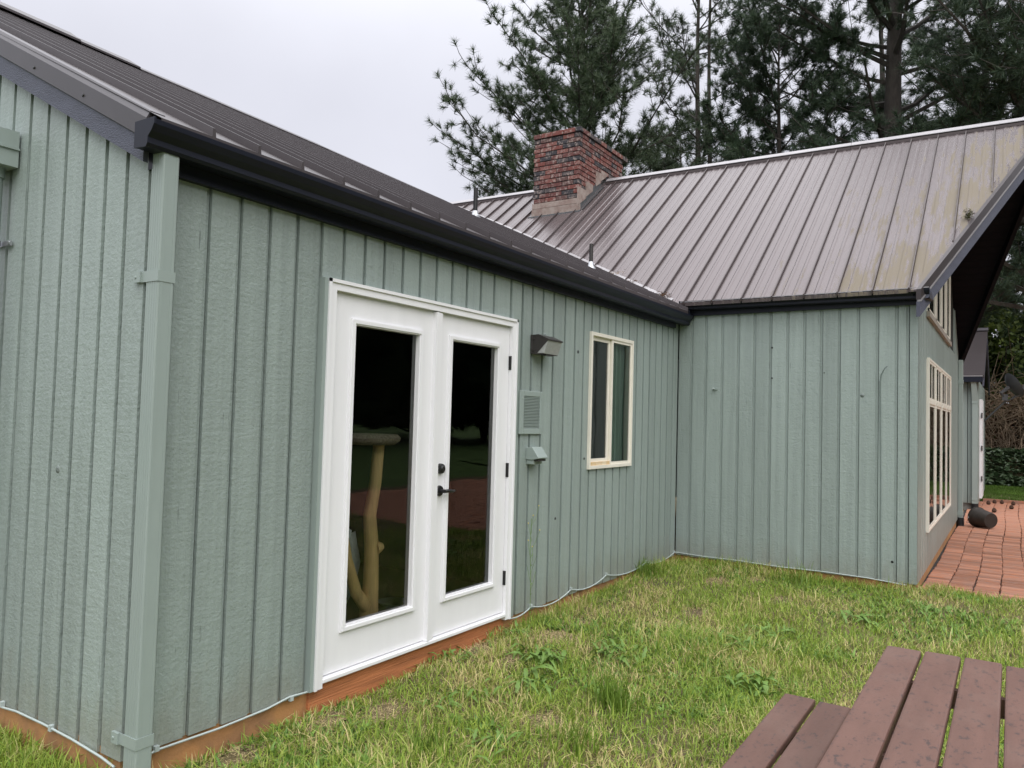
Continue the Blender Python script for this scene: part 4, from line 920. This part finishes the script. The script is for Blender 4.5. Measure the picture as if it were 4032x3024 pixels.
wl_ = [(2.42, -.55, 16, 'dark broad leaved dock weed on the bare soil by the doors', 1.25), (2.72, -.14, 12, 'leafy weed at the footing right of the door sill', .9), (2.80, -.85, 16, 'large dandelion weed rosette in mid lawn right of the dark dock', 1.2),
       (2.02, -.74, 14, 'flat dandelion rosette nearest below the dark dock weed', 1.0), (2.12, -.10, 10, 'small weed at the orange rim board below the doors', .8), (1.30, -.95, 14, 'grey green thistle like rosette in the near lawn', .9),
       (3.59, -1.40, 15, 'pale grey green weed patch left of the bench in mid lawn', 1.1), (2.89, -1.71, 13, 'dark green dock rosette in the lawn just beyond the bench', 1.15), (4.03, -1.53, 12, 'low bright green weed between bench and right wing', 1.0),
       (4.76, -2.04, 12, 'spreading weed beyond the table end in the lawn', 1.0), (5.37, -2.51, 12, 'weed near the corner of the brick patio', 1.0), (1.62, -.52, 10, 'small ragged weed between the bare soil patches left of the dock', .8)]
for (x, y, n, lab, sc) in wl_:
    z = float(ground(x, y)); t = thing('weed', (x, y, z), lab, 'weed', 'broad leaved weeds in the lawn')
    for k in range(n+18):
        o = bpy.data.objects.new('leaf', random.choice(LM)); COL.objects.link(o); o.parent = t; s = sc*random.uniform(.65, 1.1); o.scale = (s, s, s)
        o.rotation_euler = (random.gauss(0, .25), -random.uniform(-.15, .5), 2.4*k+random.gauss(0, .2)); o.location = (random.gauss(0, .085), random.gauss(0, .085), random.uniform(.005, .03))
def tuft(x, y, n, hmin, hmax, r, lab):
    V, F = [], []; z = float(ground(x, y))
    for k in range(n):
        a = rng.uniform(0, 6.28); h = rng.uniform(hmin, hmax); ln = abs(rng.normal(0, .45))*h+.1*h; w = rng.uniform(.004, .007); px, py = x+rng.normal(0, r), y+rng.normal(0, r); o = len(V); s = a+1.57
        for t, ww in ((0, 1), (.35, 1), (.7, .7), (1, 0)):
            c = np.array([px+math.cos(a)*ln*t**2, py+math.sin(a)*ln*t**2, z+h*(t-.3*t*t*min(1.5, ln/h))]); sv = np.array([math.cos(s), math.sin(s), 0])*w*ww*.5; V += [c-sv, c+sv]
        for i in range(3): F += [(o+2*i, o+2*i+1, o+2*i+3), (o+2*i, o+2*i+3, o+2*i+2)]
    tag(np_mesh('grass_tuft', V, F, 'tall', None, (x, y, z)), lab, 'grass tuft', 'unmown grass tufts')
leafmat('tall', (.11, .20, .02), (.20, .30, .05), None, .45, 4)
tuft(2.10, -1.19, 170, .10, .24, .06, 'bright green clump of long grass in the near lawn'); tuft(5.75, -1.35, 60, .12, .30, .09, 'straggly tall grass stalks against the right wing wall')
tuft(5.12, -.11, 160, .10, .22, .07, 'drooping grass clump at the inner corner footing'); tuft(1.55, -1.25, 70, .10, .22, .08, 'thin upright grass blades at the bottom edge of the lawn'); tuft(1.05, -.75, 80, .06, .15, .07, 'short grass tuft below the left end of the rim board')
wf = thing('wildflower', (3.06, -.06, float(ground(3.06, -.06))), 'tall thin weed with yellow flower heads against the wall right of the doors', 'wildflower')
zb = float(ground(3.06, -.06)); st = MB().tube([(3.06, -.06, zb), (3.065, -.055, zb+.3), (3.055, -.05, zb+.55), (3.06, -.05, zb+.78)], .0019, 5)
tips = []
for k in range(9):
    h = .25+.06*k; a = 2.4*k; e = (3.06+.07*math.cos(a)+.02*(k % 3), -.055+.02*math.sin(a), zb+h+.13); st.tube([(3.06, -.055, zb+h), ((3.06+e[0])/2, -.055, zb+h+.04), e], .0011, 4); tips.append(e)
mk('stem', st, 'weedleaf', wf)
for e in tips[3:]: mk('flower', MB().lathe([(0, 0), (.004, .003), (.005, .008), (0, .010)], 6, e), 'petal', wf)
for k in range(7):
    o = bpy.data.objects.new('leaf', LM[2]); COL.objects.link(o); o.parent = wf; o.scale = (.35, .35, .35); o.rotation_euler = (0, -.3, 2.1*k); o.location = (0, 0, .08+.07*k)

# ------------------------------------------------------------------ trees
def pine(name, x, y, H, z0, prof, nb, label, group, seed, needle=.20, nn=30, tr=.3, mname='needles', twin=False, sub=4, dens_=1.0, lean=(0, 0)):
    r = np.random.default_rng(seed); base = Vector((x, y, -.15)); t = thing(name, base, label, 'tree', group)
    trunk = MB(); limbs = MB(); TP, TD = [], []
    def axis(h): return np.array([x+lean[0]*h+.10*math.sin(h*.5+seed), y+lean[1]*h+.10*math.cos(h*.43+seed), -.15+h])
    hs = np.linspace(0, H, 14); trunk.tube([axis(h) for h in hs], [max(.02, tr*(1-.92*h/H)) for h in hs], 10)
    if twin: trunk.tube([axis(h)+np.array([.35*min(1, h/4), -.3*min(1, h/4), 0]) for h in hs], [max(.02, tr*.85*(1-.92*h/H)) for h in hs], 10)
    for k in range(nb):
        h = z0+(H-z0)*((k+r.uniform(0, 1))/nb); f = (h-z0)/(H-z0); ln = float(np.interp(f, prof[0], prof[1]))*r.uniform(.6, 1.02)
        a = r.uniform(0, 6.283); p0 = axis(h); up = r.uniform(-.05, .35)+.5*f; d = np.array([math.cos(a), math.sin(a), up]); 
        pts = []
        for s in np.linspace(0, 1, 5): pts.append(p0+d*ln*s+np.array([0, 0, .28*ln*s*s])+r.normal(0, .04*ln, 3)*s*np.array([1, 1, .6]))
        limbs.tube(pts, [max(.014, tr*.27*(1-.75*s)*(1-.5*f)) for s in np.linspace(0, 1, 5)], 4, False)
        ns_ = max(2, int(sub*ln*dens_+.5))
        for j in range(ns_):
            s = .28+.72*(j+r.uniform(0, 1))/ns_; i = min(3, int(s*4)); q = pts[i]+(pts[i+1]-pts[i])*(s*4-i)
            sd_ = d/np.linalg.norm(d)*r.uniform(.3, .9)+r.normal(0, .55, 3); sd_[2] = abs(sd_[2])*.7+.1; sl = r.uniform(.3, .75)*(.55+.22*ln); q2 = q+sd_*sl*.6; q3 = q2+sd_*sl*.35+np.array([0, 0, .16*sl])
            limbs.tube([q, q2, q3], [.014, .011, .007], 3, False)
            TP.append(q3); TD.append(q3-q2+np.array([0, 0, .08])); 
            for _ in range(int(r.integers(2, 5))):
                u = r.uniform(.25, 1.0); e = q+(q2-q)*u+r.normal(0, .14, 3); limbs.tube([q+(q2-q)*u*.8, e], [.008, .006], 3, False); TP.append(e); TD.append(e-q+r.normal(0, .2, 3)+np.array([0, 0, .15]))
        TP.append(pts[-1]); TD.append(d+np.array([0, 0, .4]))
    TP = np.array(TP); TD = np.array(TD); TD /= np.linalg.norm(TD, axis=1)[:, None]+1e-9; n = len(TP)
    nn = int(nn*1.6); P = np.repeat(TP, nn, 0); D = np.repeat(TD, nn, 0); m = n*nn
    rv = r.normal(0, 1, (m, 3)); rv -= D*(rv*D).sum(1)[:, None]; rv /= np.linalg.norm(rv, axis=1)[:, None]+1e-9
    sp = r.uniform(.2, 1.4, m)[:, None]; nd = D*np.cos(sp)+rv*np.sin(sp); st_ = P-D*(r.uniform(-.02, .16, m)[:, None]); ll = needle*r.uniform(.5, 1.05, m)[:, None]
    wv = np.cross(nd, r.normal(0, 1, (m, 3))); wv /= np.linalg.norm(wv, axis=1)[:, None]+1e-9; wv *= .0052*needle/.2
    e = st_+nd*ll; e[:, 2] -= .12*ll[:, 0]*np.abs(nd[:, 0])
    V = np.stack([st_-wv, st_+wv, e], 1).reshape(-1, 3)
    mk('trunk', trunk, 'bark', t, smooth=True); mk('limbs', limbs, 'bark', t); np_mesh('crown', V, np.arange(3*m).reshape(-1, 3), mname, t)
    return t
G = 'pine trees behind the roofs'
pine('pine_tree', 19.27, 8.46, 17, 3.5, ([0, .37, .52, .64, .81, 1], [4.6, 4.5, 3.4, 2.4, 1.2, .3]), 125, 'open long needled pine standing directly behind the brick chimney', G, 11, .28, 36, .24)
pine('pine_tree', 23.9, 6.25, 22, 3.5, ([0, .3, .6, 1], [3.0, 2.9, 2.9, 1.5]), 74, 'sparse slender pine with two bare parallel trunks right of the chimney', G, 12, .26, 32, .17, twin=True, sub=3)
pine('pine_tree', 22.45, 3.05, 14.6, 2.0, ([0, .6, .8, .92, 1], [3.4, 3.0, 2.3, 1.3, .4]), 96, 'bushy dark young pine rising over the middle of the metal roof', G, 13, .28, 42, .18, 'needles_deep')
pine('pine_tree', 22.6, -.2, 24, 3.5, ([0, .3, .7, 1], [4.9, 4.9, 4.4, 2.5]), 92, 'thick trunked dense pine above the weathered right part of roof', G, 14, .28, 36, .40, 'needles_deep')
pine('pine_tree', 20.2, -4.3, 20, 4.2, ([0, .3, .7, 1], [5.2, 5.2, 4.2, 1.5]), 100, 'dense dark pine filling the top right corner', G, 15, .28, 38, .30, 'needles_deep')
pine('pine_tree', 31.5, 1.4, 22, 2.5, ([0, .4, .8, 1], [4.2, 4.2, 3.4, 1]), 36, 'farther dark pine between the bushy young pine and thick trunk', G, 16, .32, 30, .3, 'needles_deep')
pine('pine_tree', 33.0, -2.2, 22, 2.0, ([0, .4, .8, 1], [4.8, 4.6, 3.4, 1]), 46, 'farther dark pine behind the top right corner tree', G, 17, .32, 30, .3, 'needles_deep')
pine('pine_tree', 29.5, 9.0, 14, 2.5, ([0, .4, .8, 1], [3.4, 3.2, 2.2, .6]), 60, 'distant pine seen low between chimney pine and twin trunks', G, 18, .32, 28, .22)

def bush(name, x, y, z, rx, ry, rz, n, size, mname, label, cat, group=None, seed=1, stemm='bark'):
    r = np.random.default_rng(seed); t = thing(name, (x, y, z), label, cat, group)
    c = r.normal(0, 1, (n, 3)); c /= np.linalg.norm(c, axis=1)[:, None]; c *= r.uniform(.35, 1, (n, 1))**.6
    cl = r.normal(0, 1, (26, 3)); cl /= np.linalg.norm(cl, axis=1)[:, None]; cl *= .72
    i = r.integers(0, 26, n); c = cl[i]+c*.42; c *= np.array([rx, ry, rz]); P = c+np.array([x, y, z+rz*.95]); P[:, 2] = np.maximum(P[:, 2], z+.05)
    d = r.normal(0, 1, (n, 3)); d /= np.linalg.norm(d, axis=1)[:, None]; w = np.cross(d, r.normal(0, 1, (n, 3))); w /= np.linalg.norm(w, axis=1)[:, None]; s = size*r.uniform(.6, 1.3, (n, 1))
    V = np.stack([P-d*s, P+w*s*.55, P+d*s, P-w*s*.55], 1).reshape(-1, 3); b = (np.arange(n)*4)[:, None]
    np_mesh('foliage', V, np.concatenate([b+np.array([0, 1, 2]), b+np.array([0, 2, 3])]), mname, t)
    m = MB()
    for k in range(9):
        a = 2.4*k; m.tube([(x, y, z), (x+.3*rx*math.cos(a), y+.3*ry*math.sin(a), z+rz*.8), (x+.6*rx*math.cos(a), y+.6*ry*math.sin(a), z+rz*1.4)], [.06, .04, .015], 5, False)
    mk('stems', m, stemm, t); return t
pine('hedge_pine', 30.5, -7.2, 15, .3, ([0, .4, .8, 1], [4.0, 3.8, 2.6, .8]), 90, 'dark conifer far right behind the satellite dish', 'hedge conifers beyond the patio', 61, .4, 34, .25, 'needles_deep')
pine('hedge_pine', 34.5, -4.2, 14, .3, ([0, .4, .8, 1], [4.0, 3.8, 2.6, .8]), 90, 'dark conifer between the prow eave and outbuilding roof', 'hedge conifers beyond the patio', 62, .4, 34, .25, 'needles_deep')
bush('hedge_tree', 31, -2.6, -.15, 2.6, 2.6, 3.2, 16000, .11, 'hedgeleaf', 'yellow green leafy tree behind the outbuilding roof', 'tree', None, 21)
bush('hedge_tree', 28.5, -6.2, -.15, 2.8, 2.4, 2.4, 14000, .11, 'hedgeleaf', 'leafy tree behind the satellite dish at the right edge', 'tree', None, 22)
bush('shrub', 23.6, -4.3, -.15, 1.1, .9, .62, 5000, .045, 'hedgeleaf', 'low yellow green shrub at the right edge beyond the patio', 'shrub', None, 23)
# ivy bank
n = 9000; x = rng.uniform(22.2, 27, n); y = rng.uniform(-7, -1.8, n); z = -.1+.85*sm((x-22.1)/2.2)+rng.uniform(0, .12, n)
d = rng.normal(0, 1, (n, 3)); d[:, 2] *= .35; d /= np.linalg.norm(d, axis=1)[:, None]; w = np.cross(d, np.array([0, 0, 1.])+rng.normal(0, .35, (n, 3))); w /= np.linalg.norm(w, axis=1)[:, None]; s = rng.uniform(.05, .10, (n, 1)); P = np.stack([x, y, z], 1)
V = np.stack([P-d*s, P+w*s*.8, P+d*s, P-w*s*.8], 1).reshape(-1, 3); b = (np.arange(n)*4)[:, None]
structure(np_mesh('ivy', V, np.concatenate([b+np.array([0, 1, 2]), b+np.array([0, 2, 3])]), 'ivyleaf'), 'stuff')
structure(sheet('ivy_bank', 22.0, 27.5, -12, -1.5, 20, 20, lambda X, Y: -.16+.83*sm((X-22.1)/2.2), 'soil'))
# brush pile of bare twigs
V0 = MB(); r = np.random.default_rng(33)
for k in range(760):
    p = np.array([r.uniform(25.0, 26.6), r.uniform(-6.2, -1.9), r.uniform(.3, 2.9)]); d = r.normal(0, 1, 3); d[0] *= .5; l_ = r.uniform(.3, 1.1); q = p+d*l_*.5+np.array([0, 0, -.1]); e = q+d*l_*.4+np.array([0, 0, -r.uniform(0, .5)]); V0.tube([p, q, e], [.016, .011, .005], 3, False)
structure(mk('brush_pile', V0, 'twig', None, (25.8, -4, -.15)), 'stuff')
bush('bramble_hedge', 27.2, -4.2, -.1, 1.0, 3.2, 1.55, 9000, .07, 'debris', 'dark bare hedge mass behind the brush beyond the patio', 'hedge', None, 24)

# satellite dish on its mast
dsn = thing('satellite_dish', (19.2, -2.4, -.1), 'grey satellite dish on a slanted pole beyond the outbuilding', 'satellite dish')
ax = Vector((.35, -.75, .42)).normalized(); c = Vector((19.0, -2.99, 2.41))
dm = MB(); pr = [(0, .0)]+[(.30*k/6, .10*(k/6)**2) for k in range(1, 7)]+[(.305, .098), (.29, .085)]+[(.30*k/6, .10*(k/6)**2-.012) for k in range(5, -1, -1)]
dm.lathe(pr, 28, c, ax); mk('reflector', dm, 'dish', dsn, smooth=True)
mk('bracket', MB().tube([c-ax*.02, c-ax*.16+Vector((0, .04, -.06)), Vector((19.02, -2.92, 2.08))], [.05, .04, .03], 8).box(18.95, -2.95, 2.10, 19.06, -2.84, 2.24), 'dish', dsn)
mk('feed_arm', MB().tube([c+Vector((0, -.02, -.28)), c+ax*.32+Vector((0, 0, -.16))], .014, 6).box(c.x+ax.x*.34-.03, c.y+ax.y*.34-.03, c.z+ax.z*.34-.2, c.x+ax.x*.34+.03, c.y+ax.y*.34+.03, c.z+ax.z*.34-.1), 'dish', dsn)
mk('mast', MB().tube([(19.2, -2.15, 1.25), (19.02, -2.92, 2.10)], .024, 8).tube([(19.2, -2.15, 1.25), (19.25, -2.1, -.1)], .024, 8), 'lead', dsn)
mk('strut', MB().tube([(19.02, -2.92, 2.08), (18.9, -3.7, 2.52)], .014, 6), 'lead', dsn)

# dark evergreens across the lawn, mirrored in the panes
for k, (x, y, h) in enumerate(((0, -31, 12.5), (5, -31, 13), (10, -31, 12.5), (15.5, -31, 13), (21, -30, 12.5), (27, -30, 13), (-4, -25, 10), (2, -26, 11), (7.5, -25, 10.5), (13, -26, 11), (18.5, -25, 10.5), (24, -24, 11), (30, -24, 11), (36, -24, 12), (41.5, -25, 12), (47, -26, 13), (53, -27, 13), (39, -30, 14))):
    pine('evergreen_tree', x, y, h, .4, ([0, .3, .8, 1], [5.0, 5.0, 3.6, 1.0]), 100, 'dark evergreen across the lawn, seen only mirrored in the glass', 'evergreens mirrored in the windows', 50+k, .7, 26, .3, 'needles_deep', False, 4)
